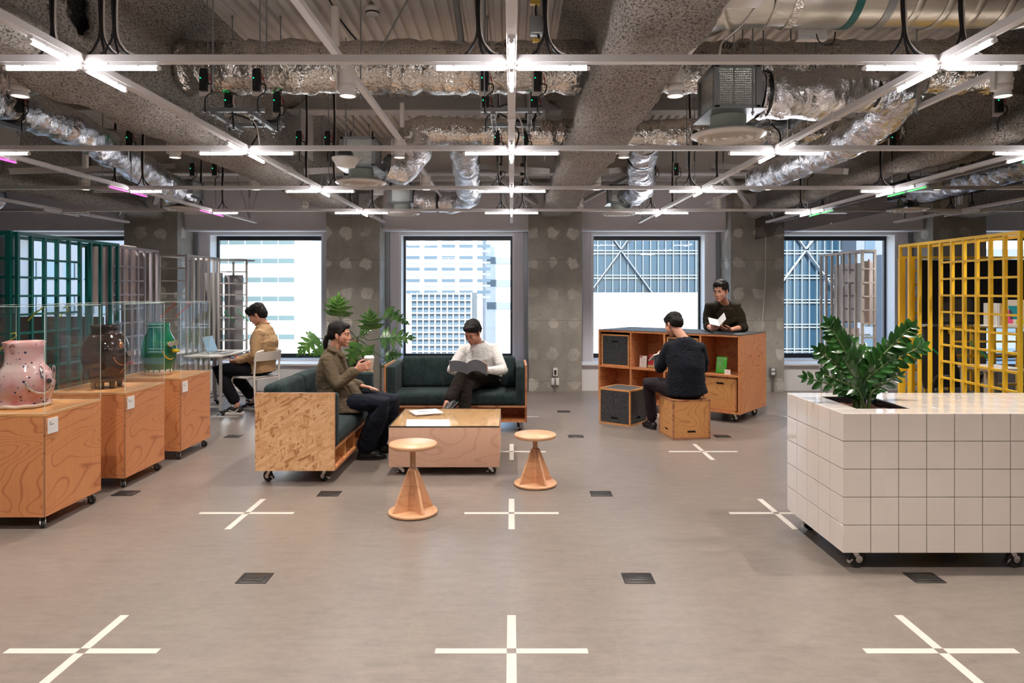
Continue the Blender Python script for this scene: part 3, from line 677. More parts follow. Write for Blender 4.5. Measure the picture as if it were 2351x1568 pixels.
def mk_cable():
    t = thing('hanging_cables', 'x', 'cables', group='cable bundles down to the rails')
    mb = MB(); mw = MB()
    for i, (a, b) in enumerate(((-.004, -.055), (.006, .06), (.0, .02))):
        mb.tube(spl_([(a*1.3, i*.006, .93), (a+.006, i*.006, .6), (a-.004, i*.005, .25), (a, 0, .1), (b*.55, 0, .03), (b, 0, .004)]), .0055, 6)
    mw.tube(spl_([(.012, .004, .93), (.018, .004, .5), (.012, .002, .12), (.045, .0, .03), (.085, 0, .004)]), .0045, 6)
    obj('black_cable', mb, MT['black'], t); obj('white_cable', mw, MT['ivory'], t)
    return t
cb = None
def cables(x, y, lab, rz=0):
    global cb
    if cb is None: cb = mk_cable(); cb.location = (x, y, 2.497); cb.rotation_euler = (0, 0, rz); cb['label'] = lab
    else: dup(cb, (x, y, 2.497), rz, lab)
for k in (-2, -1, 0, 1, 2, 3):
    x = k*S; cn = colname[k]
    frame(x, 4.68, 2.655, 'grey strut frame hanging at the second row, %s rail' % cn)
    for sx, sn in ((-1, 'left'), (1, 'right')):
        rod(x+sx*.17, 4.48, 2.64, lab='front %s rod of the strut frame on the %s rail' % (sn, cn)); rod(x+sx*.17, 4.88, 2.64, lab='rear %s rod of the strut frame on the %s rail' % (sn, cn))
        if k != 1:
            driver(x+sx*.17, 4.45, 2.86, 0, 'black driver facing us, %s one above the %s strut frame' % (sn, cn))
            driver(x+sx*.17-.01, 4.86, 2.83, 0, 'rear black driver, %s one above the %s strut frame' % (sn, cn))
    for j, y in ((2, 6.5), (3, 8.3)):
        for sx, sn in ((-1, 'left'), (1, 'right')):
            driver(x+sx*.13, y-.2, 2.89 if j == 2 else 2.93, 0, 'black driver above the %s row, %s of the pair by the %s rail' % (rowname[j], sn, cn))
            rod(x+sx*.13, y-.19, 2.5, lab='rod at the %s row, %s of the pair by the %s rail' % (rowname[j], sn, cn))
            cables(x+sx*.13, y, 'cable bundle on the %s row, %s of the %s rail' % (rowname[j], sn, cn))
for u, lab in ((120, 'cable bundle at the top left corner'), (232, 'cable bundle left of the pair near the left crossing'), (262, 'cable bundle right of the pair near the left crossing'), (1098, 'cable bundle just left of the central crossing'), (1252, 'cable bundle just right of the central crossing'), (2075, 'cable bundle left of the pair at top right'), (2208, 'cable bundle at the top right by the right crossing')):
    cables(px(u, 2.9), 2.9, lab)
for u, y, z0, lab in ((489, 3.4, 2.5, 'long rod hanging left of the foil duct'), (612, 3.6, 2.6, 'rod between the left light crossings'), (828, 4.3, 2.7, 'rod just right of the nearest left spotlight'), (1112, 3.5, 2.5, 'rod beside the central cable bundle'), (1685, 3.7, 2.5, 'rod left of the spiral duct'), (1728, 3.9, 2.5, 'rod under the spiral duct elbow'), (1853, 4.0, 2.9, 'rod below the small cream box'), (702, 7.4, 2.6, 'rod left of the middle plenum box, outermost'), (738, 7.3, 2.6, 'rod left of the middle plenum box, inner'), (768, 7.5, 2.6, 'rod directly left of the white saucer speaker'), (811, 7.2, 2.8, 'rod above the middle plenum box'), (1577, 5.6, 2.5, 'rod right of the second inner right spotlight'), (2105, 3.9, 2.5, 'rod beside the top right cable bundle'), (2155, 6.0, 2.5, 'rod against the sprayed beam on the right'), (2265, 5.3, 2.62, 'rod next to the nearest right spotlight')):
    rod(px(u, y), y, z0, lab=lab)
# small boxes near the deck
t = thing('junction_box', 'small grey junction box with black cable right of the central rail', 'junction box', (px(1231, 3.3), 3.3, pz(60, 3.3)))
obj('box', MB().rbox((0, 0, 0), (.062, .05, .085), .006), MT['strut'], t); obj('cable', MB().tube(spl_([(.0, 0, .04), (.0, 0, .1), (.03, 0, .16), (.04, 0, .3), (.03, 0, .62)]), .005, 6).tube(spl_([(.01, 0, -.04), (.015, 0, -.08), (.0, 0, -.13)]), .006, 6), MT['black'], t)
obj('yellow_clip', MB().box((-.005, 0, .11), (.045, .03, .018)).box((-.0, 0, -.07), (.035, .02, .015)), plain('yellow_clip', (.4, .26, .03), .5), t)
t = thing('relay_box', 'small cream relay box with a label hanging under the spiral duct', 'control box', (px(1862, 3.7), 3.7, pz(82, 3.7)))
obj('box', MB().bb(-.078, .078, -.02, .02, -.027, .027), MT['ivory'], t)
lb = obj('label_plate', MB().bb(-.052, -.006, -.022, -.0205, -.022, -.002), MT['white'], t)
text('lettering', 'アドレス2', .012, MT['black'], t, (-.029, -.0225, -.012), (PI/2, 0, 0), .0002)
obj('cable', MB().tube(spl_([(.02, -.02, .0), (.03, -.03, -.04), (.07, -.03, -.06), (.11, -.02, -.04), (.13, 0, .02)]), .0035, 6), MT['black'], t)
for (a, b, lab) in ((pt(745, 20, 4.4), pt(795, 100, 4.4), 0),):
    t = thing('cable_tray', 'short white cable channel hanging left of the smoke detector', 'cable channel', ((a+b)/2))
    obj('channel', MB().rbox((0, 0, 0), (.05, .05, .25), .012), MT['ivory'], t)
    obj('cable', MB().tube(spl_([(0, 0, .1), (-.06, 0, .2), (-.13, 0, .3), (-.16, 0, .42)]), .006, 6).tube(spl_([(0, 0, -.11), (.01, 0, -.16), (.03, 0, -.2)]), .006, 6), MT['black'], t)
t = thing('cable_tray', 'short white cable channel above the second inner left spotlight', 'cable channel', pt(923, 264, 5.7)); obj('channel', MB().rbox((0, 0, 0), (.035, .04, .2), .01), MT['ivory'], t)
t = thing('cable_tray', 'short white cable channel near the left flexible duct', 'cable channel', pt(196, 365, 6.1)); obj('channel', MB().rbox((0, 0, 0), (.045, .04, .16), .01), MT['ivory'], t)
o = obj('brace_rod', MB().tube([pt(935, 0, 4.4), pt(868, 124, 4.4)], .006, 6), MT['strut']); tag(o, 'slanted dark rod right of the smoke detector', 'rod')
o = obj('vent_pipe', MB().tube(spl_([pt(1045, -20, 4.45), pt(1052, 40, 4.45), pt(1058, 85, 4.45), pt(1057, 98, 4.45)]), .022, 12), MT['strut']); tag(o, 'grey pipe dropping from the deck left of the central rail', 'pipe')
o = obj('drooping_cable', MB().tube(spl_([pt(760, -10, 4.9), pt(772, 30, 4.9), pt(800, 70, 4.9), pt(825, 98, 4.9)]), .006, 6), MT['black']); tag(o, 'loose black cable drooping left of the smoke detector', 'cable')
o = obj('drooping_cable', MB().tube(spl_([pt(1742, 5, 3.3), pt(1700, 60, 3.3), pt(1660, 95, 3.3), pt(1652, 125, 3.2)]), .005, 6), MT['ivory']); tag(o, 'loose white cable curving down left of the spiral duct', 'cable')
t = thing('wall_fan_coil', 'white curved casing at the very top above the spiral duct elbow', 'casing', pt(1715, -8, 3.0)); obj('casing', MB().rbox((0, 0, 0), (.17, .15, .05), .02), MT['ivory'], t)
# turnbuckle hangers at the rail ends
def hanger(x, lab):
    t = thing('rail_hanger', lab, 'hanger', (x, 9.5, 2.5), group='rail end hangers')
    obj('wire', MB().tube([(0, 0, 0), (-.22, 0, .75)], .004, 5).tube([(0, 0, 0), (.22, 0, .75)], .004, 5).tube([(0, 0, 0), (0, 0, .9)], .004, 5), MT['strut'], t)
    obj('turnbuckle', MB().tube([(-.015, 0, .05), (-.045, 0, .15)], .009, 8).tube([(.015, 0, .05), (.045, 0, .15)], .009, 8).bb(-.01, .01, -.01, .01, .3, .42), MT['chrome'], t)
for k in (-3, -2, 0, 1, 2, 3): hanger(k*S, 'wire hanger at the window end of the %s rail' % colname[k])
# ---------------------------------------------------------------- wall fittings
t = thing('wall_outlet', 'white wall outlet with grey conduit on the middle column', 'outlet', (px(1274.5, 10.37), 10.38, 0))
obj('back_box', MB().rbox((0, -.015, pz(876, 10.37)), (.115, .03, .11), .01), MT['sill'], t)
obj('plate', MB().rbox((0, -.02, pz(854, 10.37)), (.07, .045, .125), .006), MT['white'], t); obj('socket', MB().box((0, -.044, pz(854.5, 10.37)), (.03, .004, .07)), MT['black'], t)
obj('conduit', MB().cyl((0, -.04, 0), (0, -.04, pz(864, 10.37)), .012, n=10), MT['chrome'], t)
t = thing('wall_outlet', 'grey wall outlet with conduit on the right column', 'outlet', (px(1773.5, 10.37), 10.38, 0))
obj('plate', MB().rbox((0, -.02, pz(853, 10.37)), (.085, .045, .13), .006), MT['strut'], t); obj('socket', MB().box((0, -.044, pz(848, 10.37)), (.05, .004, .035)).box((0, -.044, pz(857, 10.37)), (.05, .004, .035)), MT['white'], t)
obj('conduit', MB().cyl((0, -.02, 0), (0, -.02, pz(862, 10.37)), .012, n=10), MT['chrome'], t)
o = obj('wall_cable', MB().tube(spl_([pt(1758, 535, 10.35), pt(1757, 640, 10.35), pt(1753, 700, 10.35), pt(1750, 760, 10.35), pt(1752, 890, 10.35)]), .006, 6), MT['ivory']); tag(o, 'thin white cable running down the right column', 'cable')
# ---------------------------------------------------------------- floor marks and floor boxes
cr = None
def cross(x, y, lab):
    global cr
    if cr is None:
        mb = MB(); w = .02
        for a, b, c, d in ((.02, .32, -w, w), (-.32, -.02, -w, w), (-w, w, .02, .32), (-w, w, -.32, -.02)): mb.bb(a, b, c, d, 0, .0012)
        cr = obj('floor_tape_cross', mb, MT['tape'], None, (x, y, 0)); tag(cr, lab, 'floor marking', 'cream tape crosses on the floor')
    else:
        o = cr.copy(); COL.objects.link(o); o.location = (x, y, 0); o['label'] = lab
for j, y in enumerate(ROWS):
    for k in range(-2, 3):
        if (k, j) in ((-2, 0), (2, 0), (-2, 1), (-2, 2), (2, 2)): continue
        cross(k*S, y, 'cream tape cross on the floor, %s row from the camera, %s column' % (rowname[j], colname[k]))
fb = None
def fbox(x, y, lab):
    global fb
    if fb is None:
        fb = thing('floor_box', lab, 'floor box', (x, y, 0), group='bronze floor boxes')
        obj('plate', MB().rbox((0, 0, .001), (.16, .13, .008), .004, 1), MT['boxlid'], fb)
        obj('lid', MB().rbox((0, -.005, .006), (.105, .075, .005), .003, 1).box((0, -.02, .0085), (.07, .012, .002)), plain('dark_bronze_lid', (.05, .045, .042), .35, .6), fb)
    else: dup(fb, (x, y, 0), 0, lab)
for u, v, lab in ((585, 1328, 'floor box in the foreground, left of centre'), (1465, 1328, 'floor box in the foreground, right of centre'), (2122, 1327, 'floor box in front of the tiled counter'), (289, 1133, 'floor box beside the middle plinth'), (756, 1134, 'floor box in front of the chipboard sofa end'), (1380, 1134, 'floor box right of the low stool'), (536, 1002, 'floor box between the far plinth and the sofa'), (1322, 1002, 'floor box left of the dark crate'), (1658, 1002, 'floor box right of the wooden crate seat'), (1294, 945, 'farthest floor box, beyond the sofa')):
    y = HC*F/(v-HY); fbox(px(u, y), y, lab)
# ---------------------------------------------------------------- the city outside
def bld(name, label, u0, u1, v0, v1, Y, D, m):
    t = thing(name, label, 'building'); a, b = px(u0, Y), px(u1, Y)
    obj('wall', MB().bb(a, b, Y, Y+D, pz(v1, Y), pz(v0, Y)), m, t); return t
GRY = plain('far_blue_glass', (.010, .032, .058), .12, .0, spec=.8)
WHT = plain('far_white_cladding', (.80, .80, .80), .7); PAL = plain('far_pale_cladding', (.11, .13, .165), .7); LBL = plain('far_light_blue_steel', (.16, .20, .235), .6)
DKW = plain('far_window_band', (.062, .10, .112), .4); DK2 = plain('far_small_window', (.055, .09, .125), .4)
def win(t, u0, u1, v0, v1, Y, m, name='window', d=.12): obj(name, MB().bb(px(u0, Y), px(u1, Y), Y-d, Y, pz(v1, Y), pz(v0, Y)), m, t)
t = bld('office_building', 'white office block with blue window bands outside the left window', 440, 716, 300, 1100, 60, 20, WHT)
for i in range(9):
    v = 505+i*43.6; win(t, 450, 676, v+1, v+12, 60, DKW, 'window_band')
    for q in range(450, 676, 38): obj('window_mullion', MB().bb(px(q, 60), px(q+1, 60), 59.8, 59.9, pz(v+12, 60), pz(v+1, 60)), WHT, t)
t = bld('office_building', 'narrow pale blue building edge at the right of the left window', 716, 760, 200, 1100, 66, 20, PAL)
for i in range(8): win(t, 722, 752, 546+i*42, 558+i*42, 66, DK2)
t = bld('apartment_building', 'white gridded high-rise outside the middle window', 935, 1108, 250, 1100, 120, 20, WHT)
for c in range(5):
    for r in range(11): win(t, 941+c*40.5-8, 941+c*40.5+23, 548+r*13.2, 548+r*13.2+(7 if r % 2 else 4.5), 120, DK2 if r % 2 else LBL)
t = bld('glass_building', 'low glass grid building at the bottom left of the middle window', 943, 1081, 672, 1100, 80, 15, DK2)
mb = MB()
for i in range(11): mb.bb(px(943+i*13.8, 79.9), px(945.4+i*13.8, 79.9), 79.7, 79.95, pz(1100, 80), pz(672, 80))
for i in range(20): mb.bb(px(943, 79.9), px(1081, 79.9), 79.66, 79.93, pz(674+i*14.6+2, 80), pz(674+i*14.6, 80))
obj('window_grid', mb, WHT, t)
t = bld('office_building', 'plain white building at the right of the middle window', 1096, 1215, 566, 1100, 150, 20, WHT)
for i in range(3): win(t, 1100, 1172, 590+i*52, 606+i*52, 150, LBL, 'window_band')
YT = 110
t = bld('braced_glass_tower', 'blue glass tower with white diagonal braces outside the right windows', 1300, 1966, 100, 1100, YT, 30, GRY)
mb = MB(); mh = MB(); md = MB()
for i in range(39): mb.bb(px(1302+i*17.3, YT)-.06, px(1302+i*17.3, YT)+.06, YT-.5, YT, pz(1000, YT), pz(150, YT))
for i in range(12):
    v = 350+i*56.2; mh.bb(px(1300, YT), px(1966, YT), YT-.45, YT, pz(v+2, YT), pz(v, YT)); mh.bb(px(1300, YT), px(1966, YT), YT-.35, YT, pz(v+9, YT), pz(v+6.5, YT))
for xc in (1424, 1846):
    for sg in (-1, 1):
        for vv, ve in ((576, 1000), (572, 200)):
            md.bar((px(xc, YT), YT-.62-sg*.13, pz(vv, YT)), (px(xc+sg*abs(ve-vv)*.74, YT), YT-.62-sg*.13, pz(ve, YT)), .75, .1)
obj('window_mullion', mb, LBL, t); obj('floor_band', mh, LBL, t); obj('diagonal_brace', md, plain('far_brace_paint', (.30, .34, .37), .6), t)
t = bld('office_building', 'plain white wall filling the bottom of the third window', 1330, 1640, 672, 1200, 90, 10, WHT)
t = bld('office_building', 'pale grey blue building beside the braced tower', 1966, 2110, 150, 1100, 105, 20, PAL)
for c in range(3):
    for r in range(6): win(t, 1985+c*42, 2008+c*42, 545+r*56, 580+r*56, 105, DK2)
t = bld('office_building', 'pale building at far right behind the yellow lattice', 2150, 2600, 572, 1200, 90, 20, PAL)
for r in range(5): win(t, 2200, 2500, 600+r*50, 612+r*50, 90, DK2, 'window_band')
t = bld('office_building', 'pale blue building with recessed windows at far left', -200, 330, 100, 1200, 50, 20, plain('far_blue_grey_wall', (.075, .092, .12), .7))
for c in range(7):
    for r in range(4): win(t, 60+c*44, 84+c*44, 600+r*80, 640+r*80, 50, DK2); 
struct('floor_2', MB().bb(-200, 200, 40, 300, -40.2, -40), plain('street', (.25, .25, .26), .9))
# ---------------------------------------------------------------- casters
def caster(par, x, y, r=.03, h=.09, rz=0, m='chrome'):
    mb = MB(); mb.M = Matrix.Translation((x, y, 0)) @ Matrix.Rotation(rz, 4, 'Z')
    mb.bb(-.028, .028, -.028, .028, h-.004, h)
    mb.cyl((0, 0, h-.016), (0, 0, h-.004), .02, n=16)
    for s in (-1, 1): mb.prism([(-.016, h-.014), (.018, h-.014), (.034, r+.008), (.03, r-.008), (.018, r-.006)], s*.0145-.0015, s*.0145+.0015, 'y')
    c = obj('caster', mb, MT[m], par)
    w = MB(); w.M = mb.M; w.tube([(.024, -.011, r), (.024, -.009, r), (.024, .009, r), (.024, .011, r)], [r*.86, r, r, r*.86], 22)
    obj('wheel', w, MT['rubber'], c)
    k = MB(); k.M = mb.M; k.cyl((.024, -.0175, r), (.024, .0175, r), r*.42, n=12); k.prism([(-.03, r*.9), (-.012, r*1.1), (-.008, r*.95), (-.03, r*.55)], -.012, .012, 'y')
    obj('hub', k, MT[m], c)
    return c
# ---------------------------------------------------------------- display plinths with acrylic cases and ceramic heads
def plinth(yf, lab, n):
    x0, x1 = -3.56, -2.95; t = thing('display_plinth', lab, 'plinth', ((x0+x1)/2, yf+.3, 0), group='larch plywood display plinths')
    mb = MB().bb(-.305, .305, -.3, .3, .08, .712); obj('body', mb, MT['larch'], t)
    obj('top_panel', MB().bb(-.305, .305, -.3, .3, .714, .732), MT['larch2'], t)
    obj('edge_strip', MB().bb(.2955, .3056, -.3006, -.2996, .08, .712).bb(.3046, .3056, -.3006, -.291, .08, .712), MT['edgeply'], t)
    for sx in (-1, 1):
        for sy in (-1, 1): caster(t, sx*.25, sy*.24, .026, .08, -.4+sy*.5)
    c = obj('label_card', MB().bb(.306, .312, -.275, -.18, .60, .695), MT['paper'], t)
    mb = MB()
    for i, w in enumerate((.014, .010, .04)): mb.bb(.312, .3125, -.262, -.262+w, .672-i*.008, .675-i*.008)
    obj('printed_lines', mb, MT['black'], c)
    g = thing('display_case', 'clear acrylic case over the %s' % n, 'display case', ((x0+x1)/2, yf+.3, .7325), group='clear acrylic display cases')
    a, b, h, w = .303, .298, .673, .006
    mb = MB().bb(-a, a, -b, -b+w, 0, h).bb(-a, a, b-w, b, 0, h).bb(-a, -a+w, -b+w, b-w, 0, h).bb(a-w, a, -b+w, b-w, 0, h).bb(-a, a, -b, b, h, h+w)
    obj('panel', mb, MT['case'], g)
    mb = MB(); e = .0022
    for sx in (-1, 1):
        for sy in (-1, 1): mb.box((sx*(a), sy*(b), h/2), (e, e, h))
        mb.box((0, sx*b, h+w), (2*a, e, e)); mb.box((sx*a, 0, h+w), (e, 2*b, e)); mb.box((0, sx*b, 0.001), (2*a, e, e)); mb.box((sx*a, 0, .001), (e, 2*b, e))
    obj('edge', mb, MT['edge'], g)
    return t
plinth(4.37, 'nearest larch plywood plinth on casters, below the pink vase', 'pink speckled vase')
plinth(5.28, 'middle larch plywood plinth on casters, below the black vase', 'black vase')
plinth(6.17, 'farthest larch plywood plinth on casters, below the green vase', 'green vase')
t = NT('pink_speckled_glaze'); a = t.noise(5, 3, .6); c = t.ramp(a, [(.35, (.62, .48, .45)), (.55, (.60, .34, .33)), (.72, (.50, .13, .13))])
sp = t.vor(40); sz = t.vor(40, None, 'F1', 1); r2 = t.n('SeparateXYZ', {0: sz}).outputs[0]
dot = t.math('LESS_THAN', sp, t.math('MULTIPLY', t.math('POWER', r2, 1.6), .34)); c = t.mix(dot, c, (.02, .025, .08)); t.set(col=c, rough=.12, coat=.5); PINKG = t.m
t = NT('black_glaze'); a = t.noise(8, 3); t.set(col=t.ramp(a, [(.3, (.008, .007, .008)), (.8, (.035, .018, .012))]), rough=.1, coat=.6); BLKG = t.m
t = NT('green_glaze'); a = t.noise(9, 4, .6, t.co((1, 1, .35))); t.set(col=t.ramp(a, [(.3, (.002, .05, .03)), (.55, (.004, .16, .07)), (.8, (.05, .22, .05))]), rough=.07, coat=.6); GRNG = t.m
SILV = plain('silver_lustre', (.75, .70, .66), .15, 1.0); GOLD = plain('copper_lustre', (.75, .36, .18), .2, 1.0); YELG = plain('yellow_glaze', (.75, .58, .04), .12, coat=.5); CRM = plain('cream_clay', (.68, .56, .46), .5)
def vase_r(prof, z):
    for (r0, z0), (r1, z1) in zip(prof, prof[1:]):
        if z0 <= z <= z1 and z1 > z0: return r0+(r1-r0)*(z-z0)/(z1-z0)
    return prof[-1][0]
def onv(cx, cyy, z0, prof, pts, lift=.004, extra=0):
    out = []
    for u, v in pts:
        Y = cyy
        for _ in range(12):
            x, z = px(u, Y), pz(v, Y); R = vase_r(prof, z-z0)+extra; dx = x-cx
            ny = cyy-math.sqrt(max(R*R-dx*dx, 0)); Y = .5*Y+.5*ny
        x, z = px(u, Y), pz(v, Y); d = Vector((x-cx, Y-cyy, 0)); d = d.normalized() if d.length else d
        out.append(Vector((x-cx, Y-cyy, z-z0))+d*lift)
    return out
# pink
cx_, cy_, zt = -3.29, 4.67, .733
pr = [(.0, 0), (.14, 0), (.152, .012), (.15, .03), (.143, .045), (.15, .07), (.160, .11), (.165, .16), (.160, .21), (.145, .25), (.122, .28), (.115, .31), (.113, .36), (.118, .40), (.128, .435), (.124, .438), (.112, .40), (.105, .3), (0, .28)]
t = thing('pink_vase', 'pink blue-speckled vase with silver smiling face', 'vase', (cx_, cy_, zt))
mb = MB().lathe(pr, n=64, wob=lambda a, z: .04*math.sin(a*2+z*9)+.05*math.exp(-((z-.15)/.09)**2)*max(0, math.cos(a+.6))*2.2)
o = obj('body', mb, PINKG, t); noisy(o, .006, 14, 1)
obj('foot_rim', MB().tube([(.146*math.cos(a*.2), .146*math.sin(a*.2), .014+.003*math.sin(a*1.7)) for a in range(32)]+[(.146, 0, .014)], .014, 8), CRM, t)
P1 = [(r*1.10, z) for r, z in pr[1:15]]
for q in ([(93, 843), (95, 856), (97, 869)], [(124, 841), (124, 855), (123, 868)]): obj('eye', MB().tube(onv(cx_, cy_, zt, P1, q, .0), [.009, .012, .009], 8, True, True), SILV, t)
q = onv(cx_, cy_, zt, P1, [(108, 875)], 0)[0]; obj('nose', MB().cyl(q-Vector((.01, -.01, 0)), q+Vector((.035, -.03, .006)), .016, n=14), SILV, t)
q = onv(cx_, cy_, zt, P1, [(58, 876), (62, 887), (72, 896), (85, 902), (98, 903), (110, 898), (120, 886)], 0); obj('mouth', MB().tube(q, [.006, .009, .009, .009, .009, .009, .006], 8, True, True), SILV, t)
# black
cx_, cy_, zt = -3.27, 5.58, .733
pr = [(.0, .052), (.115, .052), (.135, .06), (.13, .09), (.135, .11), (.155, .15), (.172, .21), (.178, .27), (.172, .33), (.155, .38), (.125, .42), (.105, .44), (.105, .47), (.112, .50), (.106, .503), (.09, .45), (0, .42)]
t = thing('black_vase', 'round black vase on stubby feet with copper smiling face', 'vase', (cx_, cy_, zt))
o = obj('body', MB().lathe(pr, n=56, wob=lambda a, z: .02*math.sin(a*3+z*7)), BLKG, t); noisy(o, .004, 10, 4)
for a in (-2.2, -1.4, -.6, .6, 1.6, 2.6): obj('foot', MB().cyl((.095*math.cos(a), .095*math.sin(a), 0), (.095*math.cos(a), .095*math.sin(a), .056), .018, .022, 12), BLKG, t)
P1 = [(r, z) for r, z in pr[1:14]]
q = onv(cx_, cy_, zt, P1, [(276, 792)], .0)[0]; obj('eye', MB().ell(q, (.022, .018, .028), 12), GOLD, t)
q = onv(cx_, cy_, zt, P1, [(292, 816)], .0)[0]; obj('eye', MB().cyl(q, q+Vector((.035, -.02, .02)), .014, .026, 14), SILV, t)
q = onv(cx_, cy_, zt, P1, [(294, 833)], .0)[0]; obj('nose', MB().cyl(q, q+Vector((.05, -.02, .004)), .016, .014, 12), plain('pink_lustre', (.6, .22, .2), .15, .4), t)
q = onv(cx_, cy_, zt, P1, [(261, 821), (265, 829), (272, 835), (281, 838), (291, 837)], 0); obj('mouth', MB().tube(q, .005, 8, True, True).tube(onv(cx_, cy_, zt, P1, [(285, 840), (281, 848), (275, 855)]), .004, 6, True, True), GOLD, t)
# green
cx_, cy_, zt = -3.29, 6.45, .733
pr = [(.0, .0), (.108, .0), (.115, .008), (.113, .04), (.118, .05), (.135, .10), (.150, .17), (.155, .23), (.148, .29), (.128, .34), (.102, .39), (.092, .44), (.094, .475), (.088, .477), (.08, .42), (0, .4)]
t = thing('green_vase', 'glossy green vase with yellow smiling face', 'vase', (cx_, cy_, zt))
o = obj('body', MB().lathe(pr[4:], n=56), GRNG, t)
obj('foot_rim', MB().lathe([(0, 0), (.106, 0), (.117, .008), (.116, .03), (.12, .052), (.1, .06)], n=48, wob=lambda a, z: .012*math.sin(a*17)), CRM, t)
mb = MB()
for i in range(14):
    a = -PI+i*.42; mb.tube([(.119*math.cos(a), .119*math.sin(a), .055), (.12*math.cos(a), .12*math.sin(a), .055-.012-.02*random.random())], .006, 6, True, True)
obj('glaze_drip', mb, GRNG, t)
P1 = [(r, z) for r, z in pr[3:13]]
for uv in ((389, 791), (400, 788)):
    q = onv(cx_, cy_, zt, P1, [uv], .0)[0]; e = obj('eye', MB().cyl(q, q+Vector((.03, -.035, .006)), .018, .026, 14), YELG, t); obj('pupil', MB().cyl(q+Vector((.03, -.035, .006)), q+Vector((.033, -.039, .007)), .022, n=14), SILV, e)
q = onv(cx_, cy_, zt, P1, [(398, 805)], .0)[0]; obj('nose', MB().cyl(q, q+Vector((.06, -.02, .0)), .019, .013, 12), YELG, t)
q = onv(cx_, cy_, zt, P1, [(374, 806), (377, 815), (383, 822), (391, 825), (397, 822)], 0); obj('mouth', MB().tube(q, .006, 8, True, True), YELG, t)
# ---------------------------------------------------------------- lattice partitions
def bars(t, pts, m, w=.026, nm='upright'):
    for p, q in pts: obj(nm, MB().bar(p, q, w, w), m, t)
def side_lattice(name, lab, m, X, ys, H, inner, rung_from=None, grp='tall lattice partitions', zb=.12, rungs=True):
    s = thing(name, lab, 'lattice', (0, 0, 0), group=grp)
    y0, y1 = min(ys), max(ys)
    bars(s, [((X, y, zb), (X, y, H)) for y in ys], m)
    bars(s, [((X, y0-.013, H+.013), (X, y1+.013, H+.013)), ((X+inner, y0-.013, H+.013), (X+inner, y1+.013, H+.013)), ((X, y0, zb-.013), (X, y1, zb-.013)), ((X+inner, y0, zb-.013), (X+inner, y1, zb-.013))], m, .026, 'rail')
    for y in (y0, y1): bars(s, [((X, y, H+.012), (X+inner, y, H+.012)), ((X, y, zb-.012), (X+inner, y, zb-.012))], m, .024, 'rail')
    for y in (y0, y1): bars(s, [((X+inner, y, zb), (X+inner, y, H))], m)
    if rungs and rung_from:
        a, b = rung_from
        for k in range(12):
            z = 1.766-.148*k
            if z > .2: bars(s, [((X, a, z), (X, b, z))], m, .018, 'rung')
    for y in (y0+.05, y1-.05): caster(s, X+inner/2, y, .03, zb-.028, .3, 'black')
    return s
YS = [5.29+.163*k for k in range(11)]
s = side_lattice('lattice_partition', 'bright yellow lattice partition, nearest one on the right', MT['yellow'], 3.89, YS, 1.945, .3, (5.29, 6.27))
s['label'] = 'bright yellow lattice partition on the right'
TS = [5.43+.157*k for k in range(9)]+[6.81]
s = side_lattice('lattice_partition', 'dark teal lattice partition behind the plinths at left', MT['teal'], -3.88, TS, 1.95, -.3, (5.43, 6.22))
# end panel of the teal unit running to the left
for k in range(12):
    z = 1.766-.148*k
    if z > .2: bars(s, [((-3.9, 5.42, z), (-5.5, 5.42, z))], MT['teal'], .022, 'rung')
bars(s, [((-3.9, 5.40, 1.963), (-5.5, 5.40, 1.963)), ((-3.9, 5.40, .12), (-5.5, 5.40, .12))], MT['teal'], .035, 'rail'); bars(s, [((-5.5, 5.42, .0), (-5.5, 5.42, 1.95)), ((-3.93, 5.41, 0), (-3.93, 5.41, 1.95))], MT['teal'], .04)
MS = [6.95+.139*k for k in range(8)]
s = side_lattice('lattice_partition', 'pale mauve lattice partition between the teal and grey ones', MT['mauve'], -4.06, MS, 1.95, -.28, (6.95, 7.62))
GS = [8.52+.155*k for k in range(7)]
s = side_lattice('lattice_partition', 'grey lattice partition beside the seated man at the laptop', MT['greyp'], -4.0, GS, 1.935, -.34, None)
for k in range(11):
    z = 1.79-.156*k
    if z > .2 and abs(z-.7) > .06: bars(s, [((-4.34, 8.52, z), (-4.0, 8.52, z)), ((-4.0, 9.45, z-.02), (-3.62, 9.45, z-.02))], MT['greyp'], .018, 'rung')
bars(s, [((-4.0, 9.45, 1.935), (-3.62, 9.45, 1.935)), ((-4.0, 9.45, .12), (-3.62, 9.45, .12)), ((-4.34, 9.45, 1.935), (-3.62, 9.75, 1.935))], MT['greyp'], .022, 'rail'); bars(s, [((-3.62, 9.45, 0), (-3.62, 9.45, 1.935)), ((-3.92, 9.75, 1.1), (-3.92, 9.75, 1.92))], MT['greyp'], .024)
RS = [7.81+.149*k for k in range(8)]
s = side_lattice('lattice_partition', 'grey lattice partition in front of the right window', MT['greyp'], 3.96, RS, 1.95, .14, None)
for k in range(6):
    z = 1.76-.155*k
    bars(s, [((3.96, 7.80, z), (4.10, 7.80, z)), ((3.96, 8.3, z), (4.3, 8.3, z))], MT['greyp'], .018, 'rung')
def panel(name, lab, cat, x0, x1, y0, y1, z0, z1, m, r=.0):
    o = obj(name, MB().rbox(((x1-x0)/2, (y1-y0)/2, (z1-z0)/2), (x1-x0, y1-y0, z1-z0), r or .004, 3), m, None, (x0, y0, z0)); return tag(o, lab, cat)
panel('felt_board', 'beige felt board with rounded corners on the mauve lattice', 'board', -4.16, -4.12, 6.83, 7.62, 1.36, 2.0, MT['beige'], .018)
panel('felt_board', 'black board hung on the end of the teal lattice at the left edge', 'board', -5.4, -4.05, 5.46, 5.50, 1.25, 1.755, MT['black'])
t = thing('felt_screen', 'dark brown curved felt screen behind the teal lattice', 'screen', (-4.6, 6.9, 0))
